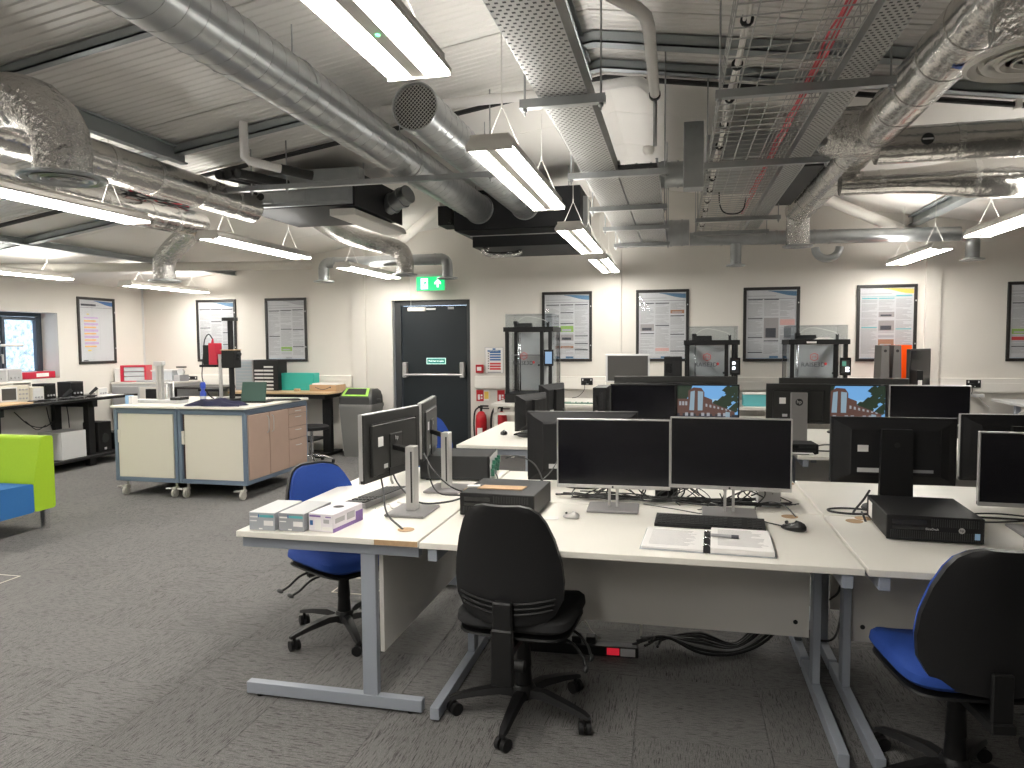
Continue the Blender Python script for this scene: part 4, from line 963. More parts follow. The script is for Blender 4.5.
def monitor(label, loc, rz, w=.53, h=.315, zb=.13, frame='silver', screen='off', stand='column', base=(.22, .19), poff=(0, 0), prz=0, back='flat', sticker=False, group=None, logo=True, tilt=0, col_w=.05, stand_mat='silver', backlogo=False):
    t = thing('computer_monitor', label, 'monitor', loc, rz, group or 'desktop computer monitors')
    bz = .007 if frame == 'silver' else .013
    # panel (origin at its own bottom centre), facing -y
    m = MB().cbox(-w/2, w/2, -.004, .018, 0, h, .003)
    if back == 'bulky':
        rows = [[(x*sx, y, h*.5+z*sz) for (x, z) in ((-.5, -.5), (.5, -.5), (.5, .5), (-.5, .5))] for (y, sx, sz) in ((.018, w*.97, h*.97), (.035, w*.86, h*.84), (.05, w*.72, h*.72), (.055, w*.70, h*.66))]
        V = [p for r in rows for p in r]
        m.add(V, [(i*4+k, i*4+(k+1) % 4, (i+1)*4+(k+1) % 4, (i+1)*4+k) for i in range(3) for k in range(4)], 0); m.add(rows[-1], [(0, 1, 2, 3)], 0)
    else:
        m.cbox(-w*.40, w*.40, .018, .0285, .02, h*.85, .009).cbox(-.06, .06, .0285, .034, .02, h*.66, .004)
    p = m.build('panel', 'black_soft' if back == 'bulky' else 'mon_back', t); p.location = (poff[0], poff[1], zb); p.rotation_euler = (tilt, 0, prz)
    b = MB(); bb = .016 if frame == 'silver' else .018
    b.cbox(-w/2-.002, w/2+.002, -.009, -.003, 0, bb, .0015).cbox(-w/2-.002, w/2+.002, -.009, .012, h-bz*.6, h+.002, .0015).cbox(-w/2-.002, -w/2+bz*.6, -.009, .012, bb, h-bz*.6, .0015).cbox(w/2-bz*.6, w/2+.002, -.009, .012, bb, h-bz*.6, .0015)
    b.build('bezel', 'silver' if frame == 'silver' else 'black', p)
    sw, sh = w-bz*1.3, h-bb-bz*.7
    mats = {'off': ['screen_off'], 'dim': ['screen_dim'], 'photo': ['sc_sky', 'sc_sky2', 'sc_tree', 'sc_brick', 'sc_glass', 'sc_win', 'sc_dark']}[screen]
    m = MB()
    if screen == 'photo':
        m.M = Matrix.Translation((0, 0, bb+sh/2)); picture(m, sw, sh, -.005, 0); s = m.build('screen', mats, p, fix=False)
    else: m.box(-sw/2, sw/2, -.0062, -.004, bb, bb+sh); s = m.build('screen', mats, p)
    if logo: MB().cyl((0, -.0095, .008), (0, -.0088, .008), .005, n=12).build('bezel_logo', 'charcoal' if frame == 'silver' else 'grey_plastic', p)
    if sticker: MB().cbox(w*.30-.045, w*.30, .0287 if back == 'flat' else .0555, .0295 if back == 'flat' else .0563, h*.50, h*.50+.045 if back == 'flat' else h*.5+.03, .0002).build('asset_sticker', 'paper_white', p)
    if backlogo:
        hp_logo(p, 0, .0345, h*.58, .022, 'mon_back', 'grey_light', face=-1)
    if back == 'flat':
        MB().box(-.07, .07, .03, .036, .012, .045).build('port_recess', 'black', p); MB().box(.075, .11, .0285, .0292, .05, .07).build('rating_label', 'grey_light', p)
    else:
        MB().box(-w*.30, -w*.12, .0551, .0561, h*.2, h*.245).build('port_label', 'grey_plastic', p); MB().box(w*.12, w*.3, .0551, .0561, h*.19, h*.255).build('rating_label', 'grey_light', p)
    bx, by = base
    if stand == 'column':
        MB().cbox(-bx/2, bx/2, -by/2, by/2, 0, .012, .004).build('stand_base', 'silver_dark', t)
        c = MB().cbox(-col_w/2, col_w/2, -.021, .021, .012, zb+h*.52, .003).build('stand_column', stand_mat, t)
        MB().box(col_w/2, col_w/2+.001, .004, .012, .05, zb+h*.45).box(-col_w*.12, col_w*.12, -.0225, -.021, .05, zb+h*.45).build('cable_slot', 'charcoal', c)
        a = Vector((poff[0], poff[1], 0)); n_ = max(.03, a.length)
        q = MB().tube([(0, 0, zb+h*.45), (poff[0]*.85, poff[1]*.85, zb+h*.45)], .016, 4, smooth=False).build('tilt_arm', 'black', t)
    elif stand == 'twin':
        MB().cbox(-bx/2, bx/2, -by/2, by/2, 0, .012, .004).build('stand_base', 'silver_dark', t)
        MB().cbox(-.024, -.012, -.012, .012, .012, zb+h*.5, .002).cbox(.012, .024, -.012, .012, .012, zb+h*.5, .002).cbox(-.024, .024, -.012, .012, zb+h*.5, zb+h*.52, .002).build('stand_column', 'silver', t)
        MB().cbox(-.035, .035, poff[1]+.03, .02, zb+h*.35, zb+h*.5, .003).build('tilt_arm', 'black', t)
    elif stand == 'neck':
        MB().lathe([(.11, 0), (.115, .004), (.11, .012), (.05, .018), (.001, .02)], n=24).build('stand_base', 'black', t)
        MB().prism([(-.07, .012), (.07, .012), (.062, zb+h*.85), (-.062, zb+h*.85)], 1, poff[1]+.058, poff[1]+.085).cbox(-.05, .05, poff[1]+.04, .03, .012, .03, .003).build('stand_neck', 'black', t)
        MB().cyl((0, poff[1]+.085, zb+h*.62), (0, poff[1]+.086, zb+h*.62), .012, n=12).build('neck_button', 'rubber', t)
    return t
D = DZT+.0012
R_ = math.radians
g1 = 'front cluster monitors'
mA = monitor('near of two angled black monitors seen from behind on the left desk', (-1.19, 3.09, D), R_(-90), zb=.145, base=(.23, .19), poff=(-.135, -.160), prz=R_(-8), sticker=True, backlogo=True, col_w=.062, group=g1)
mB = monitor('far of two angled black monitors seen from behind on the left desk', (-1.19, 3.60, D), R_(-90), zb=.145, base=(.23, .19), poff=(-.245, -.195), prz=R_(11), sticker=True, backlogo=True, col_w=.062, group=g1)
monitor('silver edged dark monitor facing the room, left of the front pair', (-.285, 3.33, D), R_(1.5), w=.515, h=.320, zb=.105, stand='twin', base=(.235, .185), poff=(0, -.035), group=g1)
monitor('silver edged dark monitor facing the room, right of the front pair', (.235, 3.33, D), R_(-2), w=.515, h=.320, zb=.12, stand='twin', base=(.235, .185), poff=(0, -.035), group=g1)
monitor('black monitor back partly hidden behind the left front screen', (-.50, 3.86, D), R_(185), w=.60, h=.38, zb=.02, frame='black', stand='neck', poff=(0, -.03), back='bulky', group=g1)
monitor('large black monitor seen from behind above the slim desktop computer', (.955, 3.56, D), R_(180), w=.52, h=.30, zb=.13, frame='black', stand='neck', poff=(0, .03), back='bulky', sticker=True, group=g1, tilt=R_(0))
monitor('black monitor back cut by the right edge behind the silver screen', (1.60, 3.86, D), R_(182), w=.52, h=.32, zb=.10, frame='silver', stand='neck', poff=(0, .0), back='bulky', group=g1)
monitor('silver edged dark monitor cut by the right edge at the front', (1.46, 3.24, D), R_(-3), w=.53, h=.30, zb=.11, stand='column', base=(.24, .20), poff=(0, -.035), group=g1)
g2 = 'rear cluster monitors'
monitor('black screen left of the first rear street photo screen', (-.255, 5.72, D), 0, w=.50, h=.28, zb=.165, frame='black', stand='neck', poff=(0, -.07), back='flat', group=g2)
monitor('screen showing a street photo left of the desktop with the silver stand', (.232, 5.74, D), 0, w=.465, h=.28, zb=.165, frame='black', screen='photo', stand='neck', poff=(0, -.07), back='flat', group=g2)
mh = monitor('black monitor back with a wide silver stand and round logo', (.87, 5.56, D), R_(180), w=.44, h=.29, zb=.17, frame='black', stand='none', poff=(0, -.02), back='flat', sticker=True, group=g2, logo=False)
MB().cbox(-.058, .058, .028, .048, .012, .40, .004).build('stand_column', 'silver_dark', mh); MB().cbox(-.12, .12, -.08, .10, 0, .012, .004).build('stand_base', 'silver_dark', mh)
hp_logo(mh, 0, .0482, .33, .026, 'charcoal', 'silver', face=-1)
monitor('screen showing a street photo right of the wide silver stand', (1.255, 5.74, D), 0, w=.47, h=.29, zb=.16, frame='black', screen='photo', stand='neck', poff=(0, -.07), back='flat', group=g2)
monitor('black screen with a pale right edge at the right of the rear cluster', (1.77, 5.72, D), R_(-2), w=.52, h=.29, zb=.16, frame='silver', stand='neck', poff=(0, -.07), back='flat', group=g2)
monitor('wide black monitor back standing behind the left rear screens', (-.02, 6.42, D), R_(180), w=1.04, h=.35, zb=.12, frame='black', stand='neck', poff=(0, .0), back='flat', group=g2, logo=False)
monitor('wide black monitor back standing behind the right rear screens', (1.35, 6.42, D), R_(180), w=1.0, h=.34, zb=.12, frame='black', stand='neck', poff=(0, .0), back='flat', group=g2, logo=False)
monitor('near of two narrow black monitors at the rear left desk', (-1.18, 5.80, D), R_(-112), w=.44, h=.29, zb=.06, frame='black', stand='neck', poff=(0, .0), back='bulky', group=g2)
monitor('far of two narrow black monitors at the rear left desk', (-1.10, 6.35, D), R_(-108), w=.44, h=.30, zb=.10, frame='black', stand='neck', poff=(0, .0), back='bulky', group=g2)
# ------------------------------------------------------------------ desktop computers
def pc(label, loc, rz, w=.338, d=.38, h=.10, front=True, badge=True, ma='black_soft', sidelabel=True):
    t = thing('desktop_computer', label, 'computer', loc, rz, 'slim desktop computers')
    MB().cbox(-w/2, w/2, -d/2+.01, d/2, .006, h, .003).build('case', ma, t)
    m = MB().cbox(-w/2, w/2, -d/2, -d/2+.012, .004, h+.001, .003); fp = m.build('front_bezel', 'black', t)
    m = MB(); k = int((w-.03)/.0075)
    for i in range(k):
        x = -w/2+.015+i*.0075
        m.box(x, x+.0032, -d/2-.0022, -d/2, .012, h*.42)
        if x > -w*.05: m.box(x, x+.0032, -d/2-.0022, -d/2, h*.62, h*.92)
    stuff(m.build('vent_slat', 'charcoal', fp))
    MB().cbox(-w/2+.02, -w*.08, -d/2-.003, -d/2, h*.66, h*.86, .001).cbox(-w/2+.02, -w*.1, -d/2-.003, -d/2, h*.46, h*.60, .001).build('drive_bay', 'black_gloss', fp)
    if badge:
        hp_logo(t, w*.27, -d/2-.003, h*.52, .011, 'silver', 'charcoal')
        MB().box(w*.40, w*.40+.018, -d/2-.003, -d/2-.0022, h*.2, h*.2+.024).build('blue_sticker', 'ink_lightblue', t)
        text('EliteDesk', .012, 'grey_light', t, (-w*.03, -d/2-.003, h*.52), (PI/2, 0, 0))
    if sidelabel: MB().box(-w/2-.001, -w/2, d/2-.11, d/2-.04, .02, h*.85).build('side_label', 'paper_white', t)
    m = MB()
    for a in (-1, 1):
        for b in (-1, 1): m.cyl((a*w*.42, b*d*.4, 0), (a*w*.42, b*d*.4, .006), .012, n=8)
    split_build(m, 'rubber_foot', 'rubber', t); return t
pc('slim black desktop computer in front of the big monitor at right', (.985, 3.205, D), R_(-3))
p2 = pc('dark grey desktop computer with a piece of cardboard on top', (-.775, 3.24, D), R_(-2), w=.345, d=.36, h=.105, badge=False, ma='charcoal')
o = MB().prism([(-.11, -.03), (.10, -.045), (.115, .035), (-.09, .045)], 2, 0, .004).build('cardboard_piece', 'cardboard'); tag(put(o, (-.79, 3.20, D+.106), R_(4)), 'small piece of brown cardboard lying on the dark grey computer', 'cardboard')
o = MB().cbox(-.03, .03, -.02, .02, 0, .008, .002).build('white_label_card', 'paper_white'); tag(put(o, (-.925, 3.20, D+.106), .2), 'tiny white card at the corner of the dark grey computer', 'card')
p3 = pc('black desktop computer with its open side showing circuit boards on the left desk', (-1.24, 3.99, D), R_(96), w=.30, d=.40, h=.14, badge=False, ma='charcoal', sidelabel=False)
MB().box(-.14, .14, -.206, -.2032, .012, .135).build('circuit_board', 'grey_light', p3); m = MB()
for k in range(9): m.box(-.13+.03*k, -.112+.03*k, -.225, -.206, .025+.02*(k % 3), .065+.02*(k % 3))
split_build(m, 'board_component', 'pcb', p3)
pc('black tower computer standing among the rear screens', (-.57, 5.60, D), 0, w=.10, d=.36, h=.43, badge=False, sidelabel=False)
pc('small black box computer behind the silver stand on the rear desk', (.82, 5.27, D), R_(4), w=.24, d=.2, h=.07, badge=False, sidelabel=False)
t = thing('black_cube_unit', 'small black cube unit under the front pair of monitors', 'adapter', (-.045, 3.64, D), 0); MB().cbox(-.055, .055, -.05, .05, 0, .085, .005).build('unit_body', 'black', t)
p4 = pc('upright grey desktop computer behind the right front monitor', (.425, 3.63, D), R_(180), w=.10, d=.30, h=.13, badge=False, ma='grey_light', sidelabel=False)
# ------------------------------------------------------------------ keyboards, mice, paperwork
def keyboard(label, loc, rz, w=.45, d=.145, ma='black', km='charcoal', tilt=.04):
    t = thing('keyboard', label, 'keyboard', loc, rz, 'computer keyboards')
    b = MB().prism([(-d/2, .0), (d/2, 0), (d/2, .024), (-d/2, .012)], 0, -w/2, w/2).build('keyboard_body', ma, t)
    m = MB(); rows = 6
    for j in range(rows):
        for i in range(22):
            if i in (15, 18) or (j == 0 and 4 <= i <= 9): continue
            x = -w/2+.012+i*(w-.024)/22; y = -d/2+.010+j*(d-.02)/rows; z = .012+.012*(y+d/2)/d
            m.box(x, x+.0155, y, y+.0175, z, z+.005)
    m.box(-w/2+.012+4*(w-.024)/22, -w/2+.012+9.8*(w-.024)/22, -d/2+.01, -d/2+.0275, .013, .018)
    stuff(m.build('key_set', km, t)); return t
keyboard('black wired keyboard in front of the right front monitor', (.140, 3.115, D), R_(-3))
keyboard('grey keyboard lying along the left desk beside the angled monitors', (-1.475, 3.33, D), R_(-98), w=.43, ma='grey_plastic', km='charcoal')
keyboard('dark keyboard on the rear left desk', (-1.22, 6.0, D), R_(-100), w=.42)
keyboard('dark keyboard at the far right edge of the front desk', (1.50, 2.93, D), R_(-4))
def mouse(label, loc, rz, ma='black_gloss', mb='charcoal'):
    t = thing('computer_mouse', label, 'mouse', loc, rz, 'computer mice')
    m = MB(); rows = []
    for (z, sc) in ((0, .86), (.006, 1), (.016, .97), (.026, .78), (.032, .45), (.034, .1)):
        rows.append([(.031*sc*math.cos(2*PI*k/20), .055*sc*math.sin(2*PI*k/20)-.006*z*30, z*(1+.25*(-math.sin(2*PI*k/20)))) for k in range(20)])
    loft(m, rows); m.build('mouse_body', ma, t)
    MB().cyl((-.004, .03, .027), (.004, .03, .027), .007, n=10).build('scroll_wheel', mb, t); return t
mouse('black wired mouse right of the front keyboard', (.475, 3.105, D), R_(52))
mouse('small grey and white mouse left of the front monitor base', (-.455, 3.125, D), R_(75), 'silver', 'charcoal').scale = (.72, .72, .72)
mouse('black mouse on the rear left desk', (-1.42, 5.84, D), R_(20))
bd = thing('ring_binder', 'open ring binder with printed white pages on the front desk', 'binder', (.12, 2.845, D), R_(-3))
MB().box(-.245, -.008, -.155, .15, 0, .003).box(.008, .245, -.155, .15, 0, .003).build('binder_cover', 'clear_box', bd); MB().box(-.012, .013, -.155, .15, .003, .006).build('binder_spine', 'black', bd)
MB().cbox(-.240, -.012, -.148, .143, .003, .012, .002).build('left_pages', 'paper_white', bd); rp = MB().cbox(.014, .238, -.152, .146, .003, .024, .003).build('right_pages', 'paper_white', bd)
m = MB()
for k in range(16): m.box(-.215, -.04-.05*random.random(), .10-k*.014, .103-k*.014, .012, .0125)
for k in range(18): m.box(.04, .22-.06*random.random(), .11-k*.013, .113-k*.013, .024, .0245)
stuff(m.build('printed_text', 'ink_text', bd))
m = MB()
for y in (-.10, 0, .10): m.tube(arc((0, y, .006), .014, 0, PI, 8, (1, 0, 0), (0, 0, 1)), .0018, 5)
split_build(m, 'binder_ring', 'chrome', bd)
pn = thing('marker_pen', 'black marker pen lying on the right page of the binder', 'pen', (.185, 2.835, D+.0315), R_(-6)); MB().cyl((-.05, 0, 0), (.03, 0, 0), .006, n=10).build('pen_barrel', 'grey_plastic', pn); MB().cyl((.025, 0, 0), (.052, 0, 0), .0068, n=10).cyl((-.052, 0, 0), (-.062, 0, 0), .004, .002, n=8).build('pen_cap', 'ink', pn)
o = MB().lathe([(.001, 0), (.035, 0), (.035, .002), (.001, .002)], n=24).build('white_disc', 'paper_white'); tag(put(o, (-.54, 3.10, D)), 'flat white plastic grommet cover left of the grey mouse', 'cover')
# glove boxes
def glove_box(label, loc, rz, ma, stripe, top, prints):
    t = thing('glove_box', label, 'box', loc, rz, 'disposable glove boxes on the left desk corner'); w, d, h = .118, .235, .075
    MB().cbox(-w/2, w/2, -d/2, d/2, 0, h, .002).build('carton', ma, t)
    m = MB(); y = -d/2-.0008
    for (a, b, c, e, mi) in prints: m.box(a*w-w/2, b*w-w/2, y, -d/2, c*h, e*h, mi)
    stuff(m.build('front_print', ['ink_blue', 'paper_white', 'ink_grey', 'glove_purple', 'ink_teal'], t))
    MB().box(-w/2, w/2, -d/2, d/2, h, h+.0008).build('top_print', top, t)
    return t
pg = [(.42, .96, .74, .88, 4), (.36, .40, .74, .9, 0), (.58, .95, .28, .56, 1), (.04, .3, .50, .56, 1), (.38, .52, .06, .13, 1), (.04, .34, .72, .80, 1)]
glove_box('grey glove box at the outer corner of the left desk', (-1.70, 2.775, D), R_(1), 'glove_grey', None, 'grey_light', pg)
glove_box('grey glove box between the other glove boxes', (-1.565, 2.785, D), R_(-1), 'glove_grey2', None, 'grey_light', pg)
gb = glove_box('white and purple glove box with an open oval slot', (-1.428, 2.80, D), R_(-6), 'glove_white', None, 'glove_white', [(.04, .5, .82, .92, 3), (.7, .92, .82, .88, 3), (.06, .18, .35, .62, 0), (.62, .85, .5, .72, 2), (.25, .5, .12, .7, 1), (.55, .95, .1, .3, 1)])
MB().box(.059, .0602, -.117, .117, .0, .016).box(.059, .0602, .06, .117, .0, .05).build('purple_band', 'glove_purple', gb); MB().lathe([(.001, 0), (.024, 0)], (0, .02, .0765), 20, caps=False).build('oval_slot', 'rubber', gb)
MB().box(.0595, .0606, -.10, -.03, .035, .055).box(.0595, .0606, -.01, .05, .03, .06).build('side_print', 'ink_grey', gb)
text('AMBITEX', .016, 'glove_purple', gb, (-.02, -.1186, .066), (PI/2, 0, 0)) if False else None
# ------------------------------------------------------------------ cables on the desks
def cable_set(label, paths, ma='cable', r=.004, name='cable_tangle', loc=(0, 0, 0)):
    t = thing(name, label, 'cables', loc)
    for p in paths:
        rr = p[1] if isinstance(p, tuple) else r; q = p[0] if isinstance(p, tuple) else p; mm = p[2] if isinstance(p, tuple) and len(p) > 2 else ma
        MB().tube(smooth_path(q, 6), rr, 6).build('cable_strand', mm, t)
    return t
z = D+.005
rn = random.Random(5)
P = []
for k in range(9):
    x0 = -.60+.02*k; P.append(([(x0+.14*j+rn.uniform(-.03, .03), 3.52-.012*j*(1 if k % 2 else -.4)+rn.uniform(-.035, .035), z+.006*(k % 4)+rn.uniform(0, .012)) for j in range(8)], rn.choice((.0035, .004, .005))))
for k in range(5):
    a = -.35+.18*k; P.append(([(a, 3.40, D+.16), (a+.03, 3.42, D+.08), (a-.02+.04*rn.random(), 3.46, D+.02), (a+.06, 3.52, z), (a+.15, 3.55, z)], .0035))
cable_set('tangle of black cables along the desk joint under the front pair of monitors', P, loc=(0, 0, 0))
rn = random.Random(21); P2 = []
for k in range(14):
    cx, cy = -.42+.062*k+rn.uniform(-.03, .03), 3.50+rn.uniform(-.06, .05); rr = rn.uniform(.04, .09)
    P2.append(([(cx+rr*math.cos(a)*1.2+.02*a*.3, cy+.6*rr*math.sin(a), z+.01+.035*(1+math.sin(a*1.3+k))) for a in [j*.75+k for j in range(8)]], rn.choice((.0025, .003, .004))))
cable_set('looped thin cables piled behind the front pair of monitors', P2)
cable_set('loop of thin black cable between the two front monitor bases', [[(.02, 3.40, z+.01), (-.02, 3.47, z+.03), (.02, 3.56, z+.05), (.10, 3.58, z+.06), (.16, 3.50, z+.03), (.14, 3.42, z), (.10, 3.37, z)], [(.05, 3.60, z), (.10, 3.55, z+.06), (.08, 3.48, z+.10)], [(-.15, 3.44, z), (.0, 3.36, z), (.1, 3.30, z), (.2, 3.27, z)]], r=.0025)
cable_set('black mouse cable arching past the keyboard to the desk hole', [[(.44, 3.14, z), (.36, 3.22, z), (.32, 3.36, z), (.36, 3.44, z)], [(.52, 3.33, z-.003), (.48, 3.40, z+.03), (.42, 3.46, z+.03), (.36, 3.47, z)]], r=.003)
cable_set('black cable coil on the desk left of the slim desktop computer', [arc((.78, 3.48, z), .10, 0, 2*PI-.3, 14, (1, 0, 0), (0, .55, 0)), [(.86, 3.50, D+.10), (.83, 3.48, D+.06), (.79, 3.46, z+.01), (.78, 3.45, D)], [(.80, 3.38, z+.02), (.795, 3.34, z+.02), (.80, 3.31, D)]], r=.005)
cable_set('black and white cables hanging from the angled monitors to the left desk', [([(-1.36, 3.12, D+.17), (-1.33, 3.08, D+.10), (-1.25, 2.93, D+.03), (-1.12, 2.79, D)], .0045), ([(-1.36, 3.25, D+.17), (-1.30, 3.20, D+.10), (-1.18, 3.14, D+.035), (-1.05, 3.20, D+.03), (-.97, 3.27, D+.05)], .0045), ([(-1.37, 3.28, D+.17), (-1.37, 3.27, D+.12), (-1.36, 3.27, D+.09)], .007, 'cable_white'), ([(-1.38, 3.10, z), (-1.34, 3.16, z+.01), (-1.30, 3.12, z), (-1.27, 3.20, z), (-1.33, 3.25, z)], .004, 'cable_white'), ([(-1.3, 3.55, D+.2), (-1.22, 3.48, D+.12), (-1.1, 3.42, D+.05), (-1.0, 3.5, z), (-.9, 3.52, z)], .004), ([(-1.3, 3.60, D+.17), (-1.25, 3.50, D+.08), (-1.18, 3.44, z+.01), (-1.05, 3.40, z+.012)], .004)])
cable_set('black cables looping from the computers behind the dark grey computer', [([(-.95, 3.95, D+.12), (-.85, 3.80, D+.16), (-.72, 3.62, D+.15), (-.66, 3.55, D+.07), (-.66, 3.50, D+.01)], .004), ([(-.62, 3.80, D+.15), (-.66, 3.72, D+.08), (-.75, 3.62, D+.02), (-.85, 3.55, z)], .004), ([(-1.0, 3.88, D+.06), (-.95, 3.75, D+.03), (-.98, 3.6, z)], .004)])
cable_set('black cables on the rear desk behind the small black box', [([(.93, 5.30, z+.03), (1.02, 5.36, z+.04), (1.15, 5.38, z+.03), (1.3, 5.42, z)], .005), ([(.93, 5.34, z), (1.05, 5.33, z), (1.2, 5.36, z), (1.3, 5.33, z)], .005)])
cable_set('cables bunched behind the silver screen at the right edge', [([(1.16, 3.45, z), (1.26, 3.42, z+.01), (1.4, 3.46, z), (1.6, 3.44, z)], .005), ([(1.14, 3.40, z), (1.3, 3.38, z), (1.5, 3.41, z+.01)], .004), ([(1.2, 3.5, z), (1.35, 3.46, z+.02), (1.55, 3.5, z)], .004)])
# power strip and cables under the front desk
ps = thing('power_strip', 'black multi-way power strip with a red switch on the floor under the front desk', 'power strip', (-.42, 3.40, 0), R_(3))
MB().cbox(-.30, .25, -.035, .035, 0, .05, .004).build('strip_body', 'black', ps); MB().cbox(.10, .16, -.037, -.03, .01, .045, .002).build('red_switch', 'led_red', ps); MB().cbox(.165, .235, -.037, -.035, .008, .045, .0005).build('strip_label', 'grey_light', ps)
for k in range(5): MB().cbox(-.28+.07*k, -.235+.07*k, -.02, .03, .05, .085, .004).build('plug', 'black', ps)
rn = random.Random(9); P = []
for k in range(7): P.append(([(-.2+.02*k, 3.42, .05+.02*(k % 3)), (-.05, 3.45+.02*k, .09-.01*k), (.12, 3.44+.015*k, .03+.01*k), (.30, 3.50+.02*k, .02), (.46, 3.56+.01*k, .10+.02*k), (.56, 3.62, .28)], .007, 'cable_grey' if k == 2 else 'cable'))
P.append(([(-.16, 3.44, .06), (-.16, 3.5, .2), (-.16, 3.52, .45)], .006, 'cable_white')); P.append(([(-.55, 3.44, .06), (-.6, 3.5, .2), (-.62, 3.5, .45)], .005, 'cable_grey')); P.append(([(-.5, 3.44, .08), (-.45, 3.5, .12), (-.4, 3.46, .08), (-.36, 3.44, .06)], .006, 'cable_white'))
cable_set('bundle of black and grey power cables under the front desk', P)
cable_set('black cable trailing to the floor between the two front desk legs', [[(.70, 3.25, .55), (.68, 3.22, .45), (.66, 3.30, .38)], [(.70, 3.24, .36), (.66, 3.2, .25), (.60, 3.28, .2)]], r=.005)
cable_set('pale cable loop hanging under the right blue chair seat', [arc((.88, 2.8, .40), .05, PI, 2*PI, 8, (1, 0, 0), (0, 0, 1))], ma='cable_white', r=.004)
# ------------------------------------------------------------------ sofa at the left edge
sf = thing('modular_sofa', 'lime green and blue modular sofa end at the left edge', 'sofa', (-5.03, 4.88, 0))
def rounded(pts, r=.03, n=4):
    out = []
    for i in range(len(pts)):
        a, b, c = Vector(pts[i-1]), Vector(pts[i]), Vector(pts[(i+1) % len(pts)])
        d0, d1 = (a-b).normalized(), (c-b).normalized(); p0, p1 = b+d0*r, b+d1*r
        for k in range(n+1):
            t = k/n; out.append(tuple((1-t)**2*p0+2*t*(1-t)*b+t*t*p1))
    return out
MB().prism(rounded([(-.20, .17), (0, .17), (0, .77), (-.115, .77), (-.20, .42)], .028), 0, -1.6, 0, smooth=True).build('backrest', 'fabric_lime', sf)
MB().prism(rounded([(-.86, .17), (-.203, .17), (-.203, .40), (-.86, .415)], .02), 0, -1.6, 0, smooth=True).build('seat_block', 'fabric_blue_sofa', sf)
for x in (-.06, -1.5):
    for y in (-.05, -.78): MB().cbox(x-.025, x+.025, y-.025, y+.025, 0, .17, .003).build('leg', 'chrome', sf)
# ------------------------------------------------------------------ trolley benches
def trolley(label, x0, x1, wood):
    t = thing('lab_trolley', label, 'trolley', ((x0+x1)/2, 6.65, 0), 0, 'mobile lab trolley benches'); h = (x1-x0)/2; d = .59; e = .036
    m = MB()
    for x in (-h, h-e):
        for y in (-d, d-e): m.cbox(x, x+e, y, y+e, .145, .865, .003)
    for y in (-d, d-e):
        for z in (.145, .825): m.cbox(-h+e, h-e, y+.002, y+e-.002, z, z+.04, .002)
    for x in (-h, h-e):
        for z in (.145, .825): m.cbox(x+.002, x+e-.002, -d+e, d-e, z, z+.04, .002)
    m.build('frame', 'trolley_blue', t)
    MB().cbox(-h-.012 if not wood else -h+.002, h+.015 if wood else h-.002, -d-.03, d+.01, .882, .905, .003).build('worktop', 'desk_white', t)
    MB().box(-h+.01, h-.01, -d+.01, d-.01, .865, .882).build('top_rail', 'trolley_blue', t)
    off = .03 if wood else .0
    MB().cbox(-h+e+.004+off, h-e-.004-(0 if wood else .012), -d+.008, -d+.026, .188, .823, .002).build('front_panel', 'trolley_panel', t)
    MB().box(-h+e-.002, h-e+.002, -d+.03, -d+.034, .18, .83).build('inner_panel', 'trolley_gap', t)
    MB().box(-h+.012, -h+.02, -d+e, d-e, .19, .82).build('side_panel', 'trolley_panel', t)
    MB().cbox(-h+.004, -h+e+.03, -d+.004, -d+.028, .53, .66, .002).build('hinge_block', 'trolley_panel', t)
    MB().box(-h+.03, h-.03, -d+.04, d-.04, .16, .18).build('bottom_shelf', 'charcoal', t)
    if wood:
        MB().box(h-.02, h-.008, -d+e, d-e, .187, .823).build('cabinet_carcass', 'trolley_gap', t)
        Y0, Y1 = -d+e+.004, d-e-.004; L = Y1-Y0; q = h-.008
        for a, b, hy in ((0, .33, .29), (.335, .66, .37)):
            dd = MB().cbox(q, q+.018, Y0+a*L, Y0+b*L-.004, .19, .82, .002).build('cabinet_door', 'trolley_wood', t)
            yy = Y0+hy*L; MB().tube([(q+.018, yy, .62), (q+.035, yy, .63), (q+.04, yy, .66), (q+.04, yy, .75), (q+.035, yy, .78), (q+.018, yy, .79)], .005, 6).build('handle', 'silver', dd)
        zz = [.19, .485, .615, .755, .82]
        for k in range(4):
            dd = MB().cbox(q, q+.018, Y0+.666*L, Y1, zz[k]+.002, zz[k+1]-.003, .002).build('drawer', 'trolley_wood', t)
            yc = Y0+.83*L; zc = zz[k+1]-.035 if k else zz[k+1]-.07; MB().tube([(q+.018, yc-.05, zc), (q+.034, yc-.045, zc), (q+.034, yc+.045, zc), (q+.018, yc+.05, zc)], .0045, 6).build('handle', 'silver', dd)
    for x in (-h+.06 if wood else -h+.10, h-.06):
        for y in (-d+.05, d-.06):
            c = MB().cyl((x, y, .10), (x, y, .145), .012, n=8).cbox(x-.022, x+.022, y-.05, y+.01, .075, .10, .003).box(x-.019, x-.014, y-.055, y-.005, .035, .08).box(x+.014, x+.019, y-.055, y-.005, .035, .08).build('caster_fork', 'caster', t)
            MB().cyl((x-.012, y-.03, .045), (x+.012, y-.03, .045), .045, n=18).build('caster_wheel', 'caster', c)
            MB().cbox(x-.075, x-.02, y-.07, y-.02, .082, .094, .003).build('brake_pedal', 'silver', c)
trolley('mobile lab bench with cream end panel, left of the pair', -5.50, -4.775, False)
trolley('mobile lab bench with brown doors and drawers, right of the pair', -4.765, -4.02, True)
TZ = .905
t = thing('aluminium_profile_stand', 'small upright aluminium profile on a white base on the left trolley', 'stand', (-5.24, 6.42, TZ))
